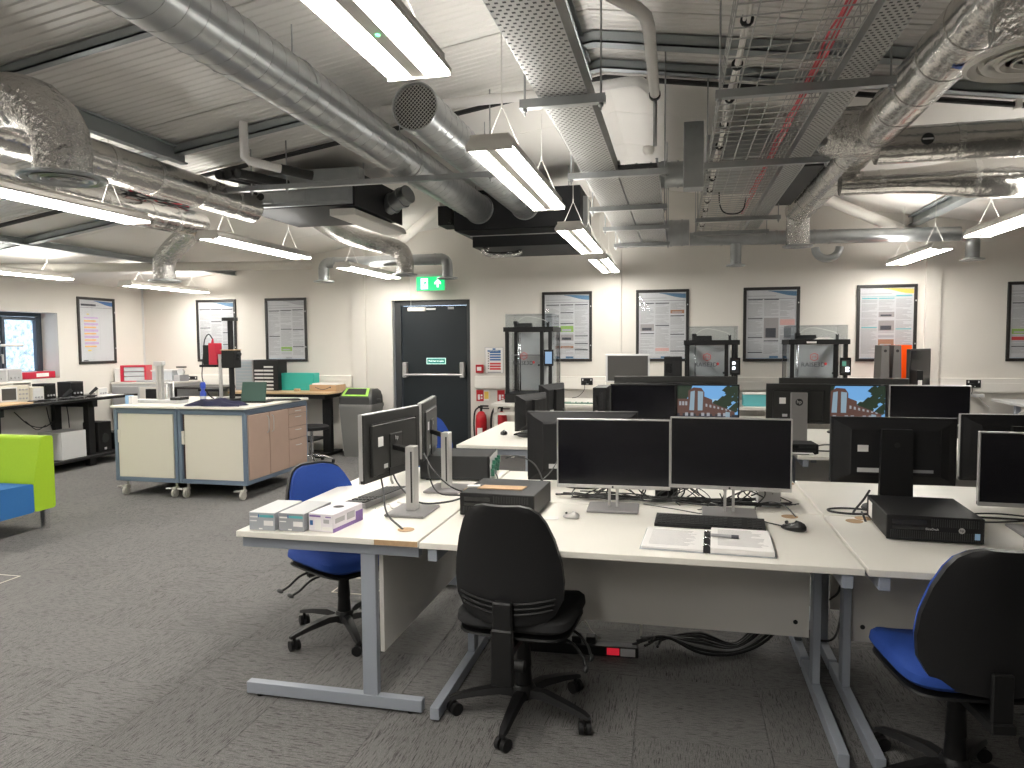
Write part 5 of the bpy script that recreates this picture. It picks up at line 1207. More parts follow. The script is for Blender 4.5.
MB().cbox(-.035, -.004, -.02, .02, .03, .385, .003).cbox(.004, .035, -.02, .02, .03, .385, .003).box(-.004, .004, -.014, .014, .03, .385).build('profile_post', 'silver', t); MB().cbox(-.30, .28, -.07, .07, 0, .032, .003).build('base_plate', 'grey_light', t); MB().cbox(.17, .285, -.075, .075, .032, .062, .003).build('end_block', 'charcoal', t); MB().cbox(-.05, .05, -.03, .03, .385, .43, .003).build('top_block', 'grey_light', t)
o = thing('small_carton', 'small blue and white carton on the left trolley', 'box', (-5.45, 6.25, TZ)); MB().cbox(-.04, .0, -.04, .04, 0, .085, .002).build('blue_half', 'ink_lightblue', o); MB().cbox(.001, .045, -.04, .04, 0, .08, .002).build('white_half', 'paper_white', o)
t = thing('microscope_stand', 'tall black column stand with focusing block on the right trolley', 'stand', (-4.45, 6.5, TZ))
MB().cbox(-.20, .06, -.16, .16, 0, .045, .004).build('stand_base', 'black', t); MB().cyl((0, 0, .045), (0, 0, .84), .028, n=18).build('column', 'black', t); MB().cbox(-.08, .07, -.03, .03, .84, .875, .003).build('column_cap', 'charcoal', t)
b = MB().cbox(-.075, .075, -.06, .06, .36, .54, .005).build('focus_block', 'black', t); MB().cyl((.075, 0, .50), (.11, 0, .50), .018, n=10).cyl((.075, 0, .455), (.10, 0, .455), .014, n=10).build('focus_knob', 'charcoal', b); MB().box(-.085, .08, -.062, .062, .54, .548).build('block_plate', 'wood_top', b)
MB().cyl((-.095, -.05, .05), (-.095, -.05, .50), .018, n=12).build('steel_post', 'silver', t)
MB().cbox(-.36, -.10, -.06, .06, .12, .145, .003).build('stage_arm', 'black', t)
t = thing('laser_head', 'red and black instrument head with a looped cable beside the column stand', 'instrument', (-4.66, 6.48, 1.30)); MB().cbox(-.005, .085, -.05, .05, .0, .22, .004).build('red_cover', 'red_plastic', t); MB().cbox(-.07, -.006, -.05, .05, .0, .20, .004).build('black_cover', 'black', t)
MB().cyl((.01, 0, .22), (.015, 0, .265), .014, .008, n=10).build('cable_gland', 'red_plastic', t); MB().tube(smooth_path([(.015, 0, .26), (-.03, 0, .31), (-.08, 0, .25), (-.10, 0, .1), (-.115, 0, -.02), (-.12, 0, -.15), (-.06, 0, -.3), (.02, 0, -.36)]), .006, 6).build('cable', 'cable', t); MB().cbox(.086, .135, -.035, .035, .02, .06, .003).cbox(-.11, .086, -.06, .06, -.025, -.001, .003).build('mount_arm', 'black', t)
t = thing('laptop', 'dark green open laptop on the right trolley', 'laptop', (-4.24, 6.62, TZ), R_(8)); MB().cbox(-.13, .13, -.10, .12, 0, .018, .003).build('laptop_base', 'black', t)
l = MB().cbox(-.13, .13, -.006, .006, 0, .20, .003).build('laptop_lid', 'dark_green', t); l.location = (0, -.10, .018); l.rotation_euler = (R_(-14), R_(0), 0)
o = thing('blue_bottle', 'small blue plastic bottle on the right trolley', 'bottle', (-4.69, 6.36, TZ)); MB().lathe([(.028, 0), (.03, .01), (.03, .11), (.018, .13), (.016, .15), (.026, .155), (.028, .20), (.02, .22), (.001, .222)], n=16).build('bottle_body', 'blue_plastic', o); MB().lathe([(.0308, .05), (.0308, .08)], n=16, caps=False).build('bottle_label', 'grey_light', o)
t = thing('crumpled_cloth', 'crumpled navy cloth lying on the right trolley edge', 'cloth', (-4.42, 6.19, TZ)); m = MB(); nx, ny = 22, 9; V = []
for i in range(nx+1):
    for j in range(ny+1):
        u, v = i/nx*2-1, j/ny*2-1; e = max(0, 1-(abs(u)**3)-.2*v*v) * max(0, 1-v**4)
        V.append((u*.30+.02*math.sin(v*5), v*.12+.02*math.sin(u*9), .004+e*(.055+.012*math.sin(u*8+v*3)+.010*math.sin(u*5-v*5))))
m.add(V, [(i*(ny+1)+j, (i+1)*(ny+1)+j, (i+1)*(ny+1)+j+1, i*(ny+1)+j+1) for i in range(nx) for j in range(ny)], 0, True); m.build('cloth_folds', 'navy_cloth', t)
keyboard('black keyboard lying behind the navy cloth on the right trolley', (-4.70, 6.80, TZ), R_(15), w=.30)
o = thing('flat_tablet', 'thin dark tablet lying at the right end of the trolley top', 'tablet', (-4.10, 6.9, TZ), R_(38)); MB().cbox(-.16, .16, -.09, .09, 0, .012, .003).build('tablet_body', 'charcoal', o)
# ------------------------------------------------------------------ black bench along the left wall
BX0, BX1, BZ = -7.72, -7.02, .855
t = thing('black_workbench', 'long black workbench with a lower shelf along the left wall', 'workbench', (-7.37, 6.55, 0))
MB().cbox(-.35, .35, -1.7, 1.62, BZ-.035, BZ, .003).build('bench_top', 'black_gloss', t)
for y in (-1.5, -.33, .95):
    MB().cbox(.16, .24, y-.05, y+.05, .0, BZ-.036, .004).build('leg', 'black', t)
    MB().cbox(-.32, -.26, y-.05, y+.05, .0, BZ-.036, .004).build('leg', 'black', t)
    MB().cbox(-.34, .30, y-.04, y+.04, BZ-.12, BZ-.036, .004).build('side_beam', 'black', t)
MB().cbox(-.34, .30, -1.65, 1.58, .10, .135, .003).build('lower_shelf', 'black', t)
MB().box(-.345, -.335, -1.65, 1.58, .14, BZ-.12).build('rear_panel', 'panel_grey', t)
def osc(label, loc, rz, w=.32, h=.20):
    t = thing('oscilloscope', label, 'oscilloscope', loc, rz); MB().cbox(-w/2, w/2, 0, .14, 0, h, .006).build('case', 'beige_plastic', t)
    MB().cbox(-w/2+.01, -w/2+.19, -.006, 0, .02, h-.015, .003).build('screen_surround', 'grey_light', t); MB().box(-w/2+.025, -w/2+.175, -.008, -.006, .04, h-.03).build('screen', 'screen_dim', t); m = MB()
    for i in range(3):
        for j in range(3): m.cyl((.06+.035*i, 0, .05+.05*j), (.06+.035*i, -.012, .05+.05*j), .010, n=10)
    split_build(m, 'control_knob', 'grey_plastic', t)
ROT = PI/2
osc('beige oscilloscope with a grey screen at the left edge of the black bench', (-7.30, 6.60, BZ), ROT-.25)
def bench_box(name, label, y, w, d, h, ma, x=-7.35, z=BZ, cat='instrument', fm='charcoal', rz=ROT):
    t = thing(name, label, cat, (x, y, z), rz); MB().cbox(-w/2, w/2, -d/2, d/2, 0, h, .005).build('case', ma, t)
    MB().cbox(-w*.44, w*.44, -d/2-.005, -d/2, h*.08, h*.92, .002).build('front_plate', fm, t)
    m = MB()
    for k in (-.25, 0, .25): m.cyl((w*k, -d/2-.005, h*.3), (w*k, -d/2-.016, h*.3), .011, n=10)
    split_build(m, 'control_knob', 'grey_plastic', t); return t
bench_box('power_supply', 'stacked grey bench power supply at the left edge under the magnifier lamp', 6.5, .32, .2, .15, 'grey_light', -7.55, 1.09, fm='grey_plastic')
bench_box('power_supply', 'second grey bench power supply beside the window', 6.78, .20, .2, .15, 'grey_light', -7.58, 1.09, fm='grey_plastic')
t = thing('instrument_shelf', 'narrow pale shelf holding the grey power supplies', 'shelf', (-7.58, 6.55, BZ)); MB().cbox(-.12, .14, -.5, .42, .215, .235, .003).build('shelf_board', 'white_paint', t); MB().cbox(-.12, .14, -.5, -.48, 0, .215, .002).cbox(-.12, .14, .40, .42, 0, .215, .002).build('shelf_side', 'white_paint', t)
bench_box('soldering_station', 'left of two black soldering stations on the black bench', 7.02, .16, .18, .20, 'black', -7.33, cat='soldering station', fm='black_gloss')
bench_box('soldering_station', 'right of two black soldering stations on the black bench', 7.42, .2, .20, .20, 'black', -7.35, cat='soldering station', fm='black_gloss')
for y, lb in ((7.2, 'black soldering iron stand leaning by the left soldering station'), (7.60, 'black soldering iron holder by the right soldering station')):
    t = thing('iron_holder', lb, 'holder', (-7.22, y, BZ), ROT); MB().cbox(-.05, .05, -.05, .05, 0, .02, .003).build('holder_base', 'black', t); MB().cyl((0, .02, .03), (.06, -.04, .11), .016, .022, n=10).build('iron_sleeve', 'charcoal', t)
bench_box('white_meter', 'small white twin dial meter on the black bench', 7.80, .16, .05, .10, 'pvc_white', -7.25, cat='meter', fm='grey_light')
m = bench_box('signal_generator', 'beige signal generator behind the oscilloscope', 6.85, .16, .2, .17, 'beige_plastic', -7.335, fm='grey_light')
t = thing('bench_clutter_mat', 'pale wooden board on the near end of the black bench', 'board', (-7.18, 6.35, BZ)); MB().cbox(-.15, .14, -.25, .25, 0, .018, .003).build('board', 'wood_top', t)
t = thing('paper_strip', 'loose white papers on the right end of the black bench', 'papers', (-7.2, 7.85, BZ), .1); MB().box(-.12, .12, -.15, .15, 0, .004).build('paper_sheet', 'paper_white', t); MB().prism([(-.08, -.25), (.1, -.22), (.1, -.16), (-.08, -.17)], 2, 0, .003).build('paper_strip_sheet', 'paper_white', t)
rn = random.Random(3)
cable_set('tangled test leads lying on the black bench', [([(-7.2+rn.uniform(-.06, .06), 6.75+.14*j+rn.uniform(-.05, .05), BZ+.008+rn.uniform(0, .02)) for j in range(6)], .005, rn.choice(('cable', 'cable_grey', 'cable'))) for k in range(5)])
cable_set('black cables hanging behind the black bench legs', [([(-7.65, 6.9, .72), (-7.6, 7.05, .55), (-7.6, 7.25, .50), (-7.6, 7.4, .56)], .006), ([(-7.6, 7.3, .74), (-7.6, 7.33, .6), (-7.58, 7.36, .45)], .006), ([(-7.6, 7.6, .74), (-7.6, 7.62, .6), (-7.58, 7.61, .45)], .006), ([(-7.6, 7.0, .6), (-7.6, 7.15, .48), (-7.6, 7.28, .52)], .005)])
t = thing('white_carton', 'white carton on the lower shelf of the black bench', 'box', (-7.28, 7.2, .136)); MB().cbox(-.17, .17, -.18, .18, 0, .33, .004).build('carton_body', 'grey_light', t); MB().box(-.171, .171, -.02, .02, .33, .3305).build('tape_strip', 'paper_white', t)
t = thing('white_carton', 'pale low carton beside the white carton under the black bench', 'box', (-7.45, 6.95, .136)); MB().cbox(-.12, .12, -.10, .055, 0, .30, .004).build('carton_body', 'cable_grey', t); MB().box(-.121, .121, -.03, 0, .30, .3005).build('tape_strip', 'paper_white', t)
for y, lb, h in ((7.78, 'black loudspeaker-like unit on the lower shelf by the bench leg', .38), (8.05, 'small black unit at the far end of the lower bench shelf', .22)):
    t = thing('black_unit', lb, 'unit', (-7.32, y, .136), ROT); MB().cbox(-.11, .11, -.12, .12, 0, h, .008).build('case', 'black', t); MB().cyl((0, -.12, h*.45), (0, -.128, h*.45), .06, n=16).build('front_disc', 'charcoal', t); MB().cbox(-.02, .02, -.124, -.12, .02, .05, .002).build('front_badge', 'grey_light', t)
t = thing('magnifier_lamp', 'white magnifier lamp with a ring head in front of the window', 'lamp', (-7.36, 5.92, BZ)); MB().lathe([(.001, 0), (.09, 0), (.09, .02), (.02, .03), (.001, .03)], n=20).build('lamp_base', 'pvc_white', t); MB().tube([(0, 0, .03), (0, .0, .35), (-.04, .62, .70)], .014, 8).build('lamp_arm', 'pvc_white', t)
MB().lathe([(.085, -.012), (.105, -.014), (.115, .0), (.105, .016), (.085, .012), (.085, -.012)], (-.05, .78, .655), 24, caps=False).build('lamp_ring', 'pvc_white', t); MB().lathe([(.001, 0), (.085, .0)], (-.05, .78, .655), 24, caps=False).build('lens', 'pane', t)
t = thing('red_folder_box', 'red box with a white label lying on the window sill', 'box', (-7.90, 7.38, WZ0+.002), PI/2); MB().cbox(-.26, .26, -.11, .10, 0, .085, .003).build('box_body', 'red_plastic', t); MB().box(-.02, .16, -.1115, -.11, .02, .065).build('label', 'paper_white', t); MB().box(-.12, .0, -.10, .1, .085, .087).build('top_sheet', 'paper_white', t)
# ------------------------------------------------------------------ corner bench
t = thing('corner_cabinet', 'pale grey low cabinet in the corner beside the flow chart poster', 'cabinet', (-7.28, 8.82, 0)); MB().cbox(-.44, .50, -.33, .34, .08, .96, .004).build('cabinet_body', 'grey_light', t); MB().cbox(-.45, .51, -.34, .35, .96, .985, .003).build('cabinet_top', 'white_paint', t); MB().cbox(.02, .49, -.338, -.33, .12, .92, .003).build('cabinet_door', 'white_paint', t); MB().cbox(-.43, .0, -.338, -.33, .12, .92, .003).build('cabinet_door', 'grey_plastic', t); MB().cbox(.05, .065, -.355, -.338, .5, .62, .002).build('handle', 'silver', t); MB().box(-.42, .48, -.30, .3, 0, .08).build('plinth', 'charcoal', t)
t = thing('red_drawer_unit', 'small red drawer unit with clear drawers on the corner cabinet', 'drawer unit', (-7.50, 8.72, .985), R_(20)); MB().box(-.17, .17, -.12, .12, 0, .01).box(-.17, .17, -.12, .12, .205, .23).box(-.17, -.13, -.12, .12, .01, .205).box(.15, .17, -.12, .12, .01, .205).box(-.13, .15, .10, .12, .01, .205).build('unit_shell', 'red_plastic', t)
for k in range(3): MB().cbox(-.125, .145, -.115, .09, .014+.065*k, .070+.065*k, .003).build('drawer', 'clear_box', t)
MB().cbox(-.25, -.175, -.11, .1, 0, .19, .003).build('side_folder', 'paper_white', t)
t = thing('clear_storage_box', 'clear plastic storage boxes stacked beside the red drawer unit', 'box', (-7.10, 8.84, .985)); MB().cbox(-.15, .18, -.12, .12, 0, .14, .006).build('box_body', 'clear_box', t); MB().cbox(-.16, .19, -.13, .13, .14, .16, .004).build('box_lid', 'grey_light', t)
t = thing('tape_dispenser', 'small grey machine at the right end of the corner cabinet', 'machine', (-6.83, 8.8, .985)); MB().cbox(-.05, .05, -.1, .1, 0, .09, .006).build('machine_body', 'grey_plastic', t); MB().cyl((0, -.02, .13), (.0, .02, .13), .05, n=16).build('machine_wheel', 'grey_light', t); MB().cbox(-.06, .07, -.03, .03, .19, .21, .003).build('machine_cap', 'black', t)
t = thing('flat_device', 'low grey tray standing at the front of the corner cabinet top', 'tray', (-7.12, 8.58, .985)); MB().cbox(-.2, .22, -.08, .08, 0, .025, .003).build('tray_body', 'grey_plastic', t)
t = thing('steel_frame_table', 'dark framed steel table behind the column stand', 'table', (-6.35, 8.8, 0)); MB().cbox(-.40, .36, -.3, .34, .895, .92, .003).build('table_top', 'frame_black', t)
for x in (-.37, .33):
    for y in (-.28, .30): MB().cbox(x-.02, x+.02, y-.02, y+.02, 0, .894, .003).build('leg', 'frame_black', t)
MB().cbox(-.35, .31, -.29, -.27, .30, .33, .002).build('rail', 'frame_black', t)
t = thing('silver_frame_rack', 'thin silver frame rack between the corner cabinet and dark table', 'rack', (-6.66, 8.35, 0))
for x in (-.05, .05): MB().cyl((x, 0, 0), (x, 0, 1.0), .012, n=8).build('rack_post', 'silver', t)
MB().cyl((-.05, 0, .98), (.05, 0, .98), .012, n=8).cyl((-.05, 0, .4), (.05, 0, .4), .01, n=8).build('rack_bar', 'silver', t)
t = thing('black_pot', 'small black container on the corner cabinet edge', 'container', (-6.98, 8.42, 0)); MB().cbox(-.11, .11, -.08, .07, .0, .90, .006).build('pot_body', 'black', t) if False else MB().cbox(-.1, .1, -.04, .04, .74, .9, .006).cyl((0, 0, 0), (0, 0, .74), .02, n=8).cbox(-.1, .1, -.08, .08, 0, .02, .004).build('pot_stand', 'black', t)
# ------------------------------------------------------------------ wood topped table with drawers, teal and cardboard boxes
WZ = .865
t = thing('wood_top_table', 'wood topped table with black frame beside the back wall', 'table', (-5.14, 8.80, 0))
MB().prism(rounded([(-.76, -.34), (.74, -.34), (.74, .34), (-.76, .34)], .10, 5), 2, WZ-.022, WZ).build('table_top', 'wood_top', t)
MB().cbox(-.70, .68, -.30, .30, WZ-.085, WZ-.023, .004).build('top_frame', 'black', t)
for x in (-.6, .56): MB().cbox(x-.06, x+.06, -.04, .04, .04, WZ-.086, .004).build('leg', 'black', t); MB().cbox(x-.06, x+.06, -.30, .30, 0, .04, .004).build('foot', 'black', t)
t = thing('teal_box', 'flat teal storage box standing on the wood topped table', 'box', (-5.09, 8.95, WZ)); MB().cbox(-.275, .275, -.08, .08, 0, .235, .004).build('box_body', 'teal_box', t); MB().cbox(-.277, .277, -.083, .083, .20, .237, .004).build('box_lid', 'teal_box', t)
t = thing('small_brown_block', 'small brown wooden block in front of the teal box', 'block', (-4.98, 8.72, WZ)); MB().cbox(-.04, .04, -.02, .02, 0, .035, .002).build('block_body', 'chip', t)
t = thing('cardboard_box', 'low brown cardboard box with a curved black arrow mark', 'box', (-4.60, 8.86, WZ), R_(-4)); MB().cbox(-.21, .20, -.12, .12, 0, .085, .002).build('carton_body', 'cardboard', t)
MB().tube([(-.12+.02*k, -.122, .055-.03*math.sin(PI*k/11)) for k in range(12)], .0045, 5).box(.10, .115, -.1235, -.1205, .045, .065).build('smile_arrow', 'ink', t); MB().box(-.18, .19, -.10, .1, .085, .105).build('loose_sheet', 'paper_white', t)
t = thing('drawer_cabinet', 'small grey drawer cabinet behind the laptop on the wood table', 'drawer unit', (-5.80, 8.90, WZ)); MB().cbox(-.16, .12, -.12, .12, 0, .42, .003).build('cabinet_shell', 'grey_plastic', t)
for k in range(9): MB().cbox(-.145, .105, -.128, -.12, .014+.044*k, .050+.044*k, .002).build('drawer', 'lid_grey', t)
t = thing('drawer_cabinet', 'small black drawer cabinet with white fronted drawers on the wood table', 'drawer unit', (-5.50, 8.90, WZ)); MB().cbox(-.17, .20, -.12, .12, 0, .42, .003).build('cabinet_shell', 'black', t)
for k in range(7):
    for j in range(2):
        if k > 4 and j == 0 and k == 6: continue
        MB().cbox(-.155+.145*j, -.015+.145*j, -.127, -.12, .012+.05*k, .036+.05*k, .002).build('drawer', 'grey_light', t)
# ------------------------------------------------------------------ bin, stools
t = thing('waste_bin', 'grey plastic bin with a dark swing lid and green rim', 'bin', (-4.12, 8.86, 0)); rows = []
for (z, w, d) in ((0, .19, .15), (.02, .195, .155), (.64, .235, .20), (.66, .245, .21), (.70, .245, .21)):
    rows.append([(x*w*2-w, y*d*2-d, z) for x, y in ((.06, 0), (.94, 0), (1, .06), (1, .94), (.94, 1), (.06, 1), (0, .94), (0, .06))])
m = MB(); loft(m, rows); m.build('bin_body', 'bin_grey', t)
rows = []
for (z, w, d, yo) in ((.70, .235, .20, 0), (.79, .232, .20, 0), (.86, .215, .16, .02), (.895, .19, .10, .03)):
    rows.append([(x*w*2-w, y*d*2-d+yo, z) for x, y in ((.06, 0), (.94, 0), (1, .06), (1, .94), (.94, 1), (.06, 1), (0, .94), (0, .06))])
m = MB(); loft(m, rows); lid = m.build('bin_lid', 'bin_lid', t)
m = MB(); a = [(-.19, -.19, .80), (.19, -.19, .80), (.165, -.07, .898), (-.165, -.07, .898)]; b = [(-.15, -.175, .818), (.15, -.175, .818), (.13, -.085, .892), (-.13, -.085, .892)]
off = Vector((0, -.012, .012)); A = [tuple(Vector(p)+off) for p in a]; B = [tuple(Vector(p)+off) for p in b]
m.add(A+B, [(0, 1, 5, 4), (1, 2, 6, 5), (2, 3, 7, 6), (3, 0, 4, 7)]); m.build('green_rim', 'bin_green', lid)
m = MB(); m.add([tuple(Vector(p)+Vector((0, -.010, .010))) for p in b], [(0, 1, 2, 3)]); m.build('lid_opening', 'rubber', lid)
MB().cbox(.236, .28, -.03, .03, .73, .77, .006).build('lid_latch', 'bin_lid', lid)
def stool(label, loc):
    t = thing('lab_stool', label, 'stool', loc, 0, 'round lab stools'); MB().lathe([(.001, .43), (.20, .43), (.215, .44), (.215, .47), (.20, .48), (.001, .482)], n=24).build('seat', 'black_soft', t); MB().cyl((0, 0, .10), (0, 0, .43), .02, n=12).build('post', 'chrome', t)
    for k in range(5):
        a = k*2*PI/5+.3; l = MB().tube([(0, 0, .11), (.15*math.cos(a), .15*math.sin(a), .09), (.26*math.cos(a), .26*math.sin(a), .055)], [.02, .018, .012], 8).build('base_arm', 'chrome', t); MB().cyl((.26*math.cos(a)-.01, .26*math.sin(a), .025), (.26*math.cos(a)+.01, .26*math.sin(a), .025), .025, n=12).build('caster', 'black', l)
stool('round black lab stool in front of the grey bin', (-4.46, 8.13, 0))
t = thing('footrest_frame', 'low dark shelf and silver rails under the wood topped table', 'rack', (-5.05, 8.75, 0)); MB().cbox(-.42, .35, -.2, .25, .20, .225, .004).build('shelf_board', 'charcoal', t); MB().cyl((-.42, -.22, .12), (.3, -.22, .12), .012, n=8).build('rail', 'silver', t)
for x in (-.38, .30): MB().cbox(x-.015, x+.015, -.21, -.18, 0, .20, .002).build('leg', 'silver', t)
# ------------------------------------------------------------------ white back benches
def bench(label, x0, x1, y0=8.12, y1=9.08, z=.785):
    t = thing('white_bench', label, 'bench', ((x0+x1)/2, y0, 0), 0, 'white framed benches along the back wall'); h = (x1-x0)/2; d = y1-y0
    MB().cbox(-h, h, 0, d, z-.035, z, .003).build('bench_top', 'white_paint', t)
    m = MB().cbox(-h+.03, h-.03, .02, .06, z-.135, z-.105, .002); m.build('front_rail', 'white_paint', t)
    for x in (-h+.03, h-.07):
        for y in (.02, d-.06): MB().cbox(x, x+.04, y, y+.04, 0, z-.036, .003).build('leg', 'white_paint', t)
bench('white bench under the tall 3D printer by the exit door', -2.13, -1.46)
bench('white bench with the long green circuit board under the black socket', -1.44, -.10)
bench('white bench under the left small 3D printer', -.08, 1.02)
bench('white bench under the right small 3D printer', 1.04, 2.02)
bench('white bench under the orange bin and black binders', 2.04, 2.85)
BN = .785
t = thing('grey_monitor', 'small grey framed monitor standing high by the back wall', 'monitor', (-.57, 8.62, BN)); MB().cbox(-.26, .26, 0, .03, .23, .57, .004).build('panel', 'grey_light', t); MB().box(-.238, .238, -.003, 0, .25, .55).build('screen', 'screen_dim', t); MB().cbox(-.05, .05, .03, .05, 0, .4, .003).build('stand_column', 'grey_plastic', t); MB().cbox(-.12, .12, -.06, .10, 0, .012, .003).build('stand_base', 'grey_plastic', t)
t = thing('green_circuit_board', 'long green circuit board with small white parts on the white bench', 'circuit board', (-1.10, 8.32, BN)); MB().box(-.22, .22, -.1, .1, .004, .010).build('board', 'pcb', t)
for k in range(5): MB().cbox(-.10+.07*k, -.06+.07*k, -.06, .0, .010, .022, .002).build('component', 'paper_white', t)
pc('black tower computer between the grey monitor and left small printer', (-.04, 8.55, BN), 0, w=.20, d=.42, h=.54, badge=False, sidelabel=False)
for (x, y, h, lb) in ((.86, 8.30, .13, 'teal storage tub beside the left small 3D printer'),):
    t = thing('teal_tub', lb, 'tub', (x, y, BN-.0)); MB().cbox(-.14, .12, -.1, .1, 0, h, .006).build('tub_body', 'ink_teal', t); MB().cbox(-.145, .125, -.105, .105, h, h+.015, .003).build('tub_lid', 'paper_white', t)
# ------------------------------------------------------------------ 3D printers
def printer(label, x, y, z, w, d, h, screen, rx=False):
    t = thing('desktop_3d_printer', label, '3D printer', (x, y, z), 0, 'enclosed 3D printers'); e = .05; hw = w/2
    MB().cbox(-hw, hw, 0, d, .0, .11, .006).build('base_housing', 'black', t)
    m = MB()
    for xx in (-hw+.01, hw-.15, hw-.05):
        m.cbox(xx, xx+.04, .0, .05, .11, h-.05, .003)
    for xx in (-hw, hw-.04): m.cbox(xx, xx+.04, d-.05, d, .11, h-.05, .003)
    split_build(m, 'frame_post', 'black', t)
    MB().cbox(-hw-.01, hw+.01, -.01, .05, h-.055, h, .004).cbox(-hw-.01, hw+.01, d-.05, d, h-.055, h, .004).cbox(-hw-.01, -hw+.04, .05, d-.05, h-.055, h, .004).cbox(hw-.04, hw+.01, .05, d-.05, h-.055, h, .004).build('top_frame', 'black', t)
    MB().box(-hw+.055, hw-.155, -.004, .002, .12, h-.06).build('glass_door', 'acryl', t)
    split_build(MB().box(hw-.006, hw, .055, d-.055, .115, h-.06).box(-hw, -hw+.006, .055, d-.055, .115, h-.06), 'side_window', 'acryl', t)
    hd = MB()
    for q in ((-hw+.01, hw-.01, .02, .026), (-hw+.01, hw-.01, d-.026, d-.02)): hd.box(q[0], q[1], q[2], q[3], h, h+.15)
    hd.box(-hw+.01, -hw+.016, .026, d-.026, h, h+.15).box(hw-.016, hw-.01, .026, d-.026, h, h+.15).box(-hw+.01, hw-.01, .02, d-.02, h+.15, h+.156); hd.build('clear_hood', 'acryl', t)
    MB().cbox(-hw+.08, -hw+.30, d*.3, d*.3+.06, h-.005, h+.05, .006).cbox(-hw+.08, -hw+.13, d*.3-.03, d*.3+.06, h+.03, h+.075, .006).cbox(hw-.10, hw-.07, d*.3, d*.3+.03, h, h+.06, .004).build('extruder_carriage', 'charcoal', t)
    MB().tube(smooth_path([(-hw+.11, d*.3, h+.06), (-hw+.2, d*.3, h+.12), (0, d*.3, h+.125), (hw-.12, d*.3, h+.08), (hw-.085, d*.3, h+.05)]), .004, 6).build('filament_tube', 'cable_white', t)
    MB().cbox(-hw+.05, hw-.05, d*.25, d*.85, h*.42, h*.43, .003).build('print_bed', 'silver_dark', t) if h < .8 else MB().cbox(-hw+.05, hw-.05, d*.25, d*.85, h*.62, h*.63, .003).build('print_bed', 'silver_dark', t)
    MB().box(-hw+.05, hw-.05, d-.03, d-.025, .12, h-.06).build('rear_panel', 'grey_light', t)
    m = MB(); zc = h*.56
    for k in range(2): m.cyl((-hw+.12, d*.5+.1*k-.05, .12), (-hw+.12, d*.5+.1*k-.05, h-.06), .008, n=8)
    split_build(m, 'lead_screw', 'chrome', t)
    # touch screen
    sx = hw-.09; sz = h*.58
    ts = MB().cbox(sx-.005, sx+.105, -.035, -.005, sz-.08, sz+.11, .004).build('touch_screen', 'black_gloss', t)
    m = MB(); m.box(sx+.01, sx+.09, -.037, -.035, sz-.055, sz+.085, 0)
    if screen == 'icons': m.box(sx+.02, sx+.05, -.038, -.037, sz+.035, sz+.065, 1); m.box(sx+.02, sx+.05, -.038, -.037, sz-.02, sz+.01, 1)
    if screen == 'menu': m.box(sx+.015, sx+.055, -.038, -.037, sz+.02, sz+.07, 2); m.box(sx+.05, sx+.085, -.038, -.037, sz-.04, sz-.02, 1); m.box(sx+.05, sx+.085, -.038, -.037, sz-.01, sz+.008, 1)
    m.build('screen_display', {'icons': ['charcoal', 'led_white', 'sc_green'], 'menu': ['screen_dim', 'led_white', 'sc_green'], 'blue': ['sc_ui', 'led_white', 'sc_green']}[screen], ts)
    # logo and lettering on the door
    lx = -hw+.055+(w-.21)*.5; lz = h*.74 if h < .8 else h*.62
    hexp = [(lx+.042*math.cos(PI/6+k*PI/3), lz+.042*math.sin(PI/6+k*PI/3)) for k in range(6)]
    m = MB().tube([(a, -.006, b) for a, b in hexp+hexp[:1]], .004, 5); m.tube([(lx-.022, -.006, lz-.012), (lx-.011, -.006, lz+.014), (lx, -.006, lz-.004), (lx+.011, -.006, lz+.014), (lx+.022, -.006, lz-.012)], .0035, 5)
    lg = m.build('door_logo', 'ink_red', t)
    text('RAISE3D', .066, 'ink', t, (lx-.01, -.006, lz-.085), (PI/2, 0, 0)); MB().cyl((lx+.115, -.006, lz-.075), (lx+.115, -.003, lz-.075), .016, n=14).build('red_dot', 'ink_red', t)
    MB().cyl((hw-.16, -.012, h*.5), (hw-.16, -.004, h*.5), .012, n=10).build('door_knob', 'charcoal', t)
    return t
printer('tall black 3D printer with clear hood and blue touch screen near the exit door', -1.71, 8.28, BN, .58, .58, .90, 'blue')
printer('small black 3D printer with two bright buttons on its screen, beside the black tower', .38, 8.28, BN, .58, .56, .73, 'icons')
q = printer('small black 3D printer with a green menu screen, left of the orange bin', 1.50, 8.28, BN, .60, .56, .73, 'menu')
MB().prism([(-.05, .73), (.16, .73), (.10, .75), (.0, .75)], 1, .0, .05).build('paper_scrap', 'paper_white', q)
MB().box(-.13, -.03, -.012, -.0101, .688, .708).build('frame_label', 'paper_white', q)
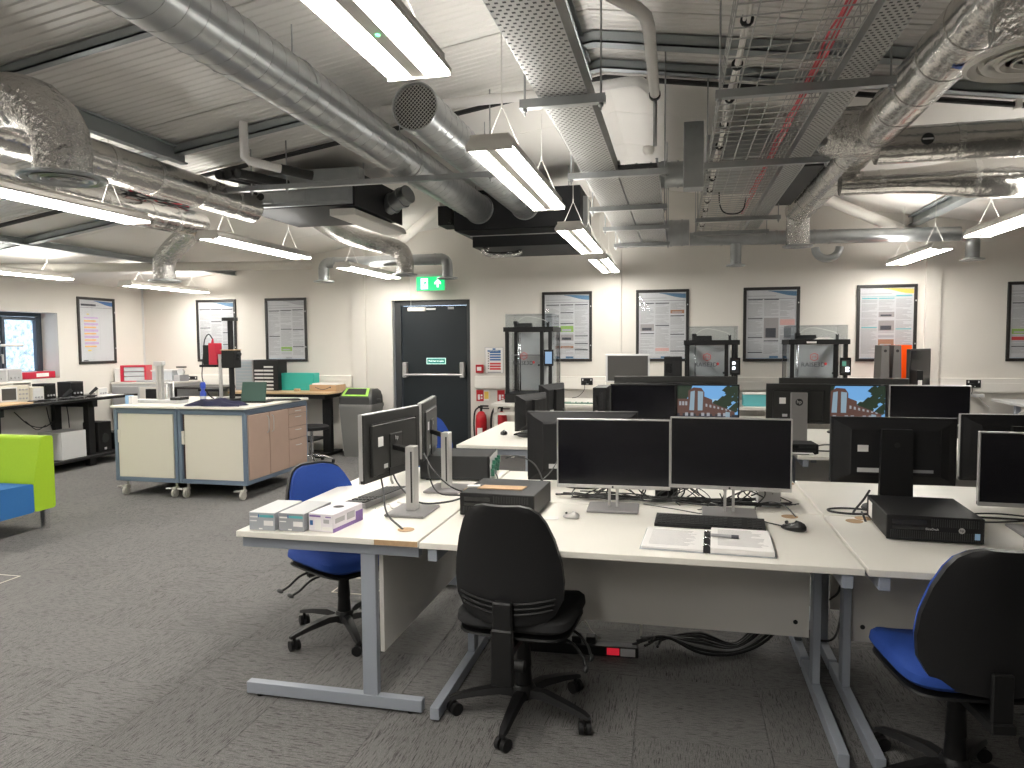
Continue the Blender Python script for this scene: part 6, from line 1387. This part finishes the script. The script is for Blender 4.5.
# ------------------------------------------------------------------ orange bins and binders
for x, lb in ((2.20, 'left of two tall dark grey magazine files beside the orange bin'), (2.32, 'right of two tall dark grey magazine files beside the orange bin')):
    t = thing('magazine_file', lb, 'file', (x, 8.45, BN), 0, 'dark grey magazine files'); MB().prism([(-.05, 0), (.05, 0), (.036, .66), (-.036, .66)], 1, 0, .28).build('file_body', 'file_grey', t); MB().cyl((0, -.001, .60), (0, .002, .60), .016, n=12).build('finger_hole', 'rubber', t)
t = thing('orange_bin', 'translucent orange plastic resin printer cover', 'cover', (2.385, 8.78, BN)); MB().cbox(-.05, .16, 0, .24, 0, .20, .004).build('printer_base', 'grey_light', t); MB().cbox(-.06, .17, -.01, .25, .20, .66, .006).build('orange_cover', 'orange_glow', t)
t = thing('black_monitor_stack', 'black monitor turned sideways behind the orange cover', 'monitor', (2.60, 8.62, BN), R_(52)); MB().cbox(-.27, .27, 0, .04, .20, .62, .005).build('panel', 'mon_back', t); MB().box(-.25, .25, -.003, 0, .22, .60).build('screen', 'screen_off', t); MB().prism([(-.05, .0), (.05, 0), (.04, .4), (-.04, .4)], 1, .04, .07).build('stand_neck', 'black', t); MB().cbox(-.13, .13, -.08, .12, 0, .015, .004).build('stand_base', 'black', t)
t = thing('black_binder', 'low black binder standing in front of the sideways monitor', 'binder', (2.46, 8.16, BN)); MB().cbox(-.03, .03, 0, .24, 0, .40, .004).build('binder_body', 'black', t); MB().box(-.02, .02, -.001, 0, .2, .3).build('spine_label', 'paper_white', t)
# ------------------------------------------------------------------ right rear corner
t = thing('wall_shelf_desk', 'pale desk corner with a black monitor at the right edge by the back wall', 'desk', (4.1, 8.55, 0)); MB().cbox(-.62, .7, -.55, .55, .80, .83, .004).build('desktop', 'grey_light', t); MB().cbox(-.56, .66, -.4, -.37, .3, .80, .003).build('modesty_panel', 'panel_grey', t)
for x in (-.57, .64): MB().cbox(x-.025, x+.025, -.5, .5, 0, .05, .003).cbox(x-.025, x+.025, .0, .05, .05, .80, .003).build('leg_frame', 'steel_grey', t)
monitor('black monitor at the far right edge by the back wall', (3.92, 8.7, .83), R_(15), w=.5, h=.42, zb=.03, frame='black', stand='neck', poff=(0, -.05), group='rear cluster monitors')
cable_set('black and white cables hanging off the pale desk at the far right', [([(3.50, 8.05, .84), (3.44, 7.99, .80), (3.42, 7.98, .65), (3.43, 7.98, .5)], .007), ([(3.52, 8.05, .84), (3.46, 7.97, .78), (3.47, 7.97, .6)], .005, 'cable_white'), ([(3.55, 8.06, .84), (3.35, 7.98, .80), (3.28, 8.0, .74)], .006, 'cable_white')])
t = thing('black_router', 'small black router box on the rear desk at right', 'router', (2.23, 6.25, D)); MB().cbox(-.08, .1, -.06, .06, .0, .17, .005).build('router_body', 'charcoal', t); MB().cbox(-.05, .24, -.1, -.07, 0.0, .03, .003).build('router_lead_box', 'black', t)
t = thing('white_paper_pile', 'small pile of pale papers and a mug mat on the rear desk', 'papers', (.52, 6.2, D)); MB().cbox(-.08, .24, -.1, .1, 0, .05, .002).build('paper_block', 'paper_white', t); MB().cbox(-.06, .06, -.08, .06, .05, .075, .003).build('carton_tray', 'ink_pink', t)
t = thing('usb_hub', 'small white hub with ports in front of the black box computer', 'hub', (.82, 5.155, D)); MB().cbox(-.11, .09, -.02, .02, 0, .014, .002).build('hub_body', 'paper_white', t); MB().box(-.09, .06, -.0206, -.02, .004, .010).build('port_row', 'charcoal', t)
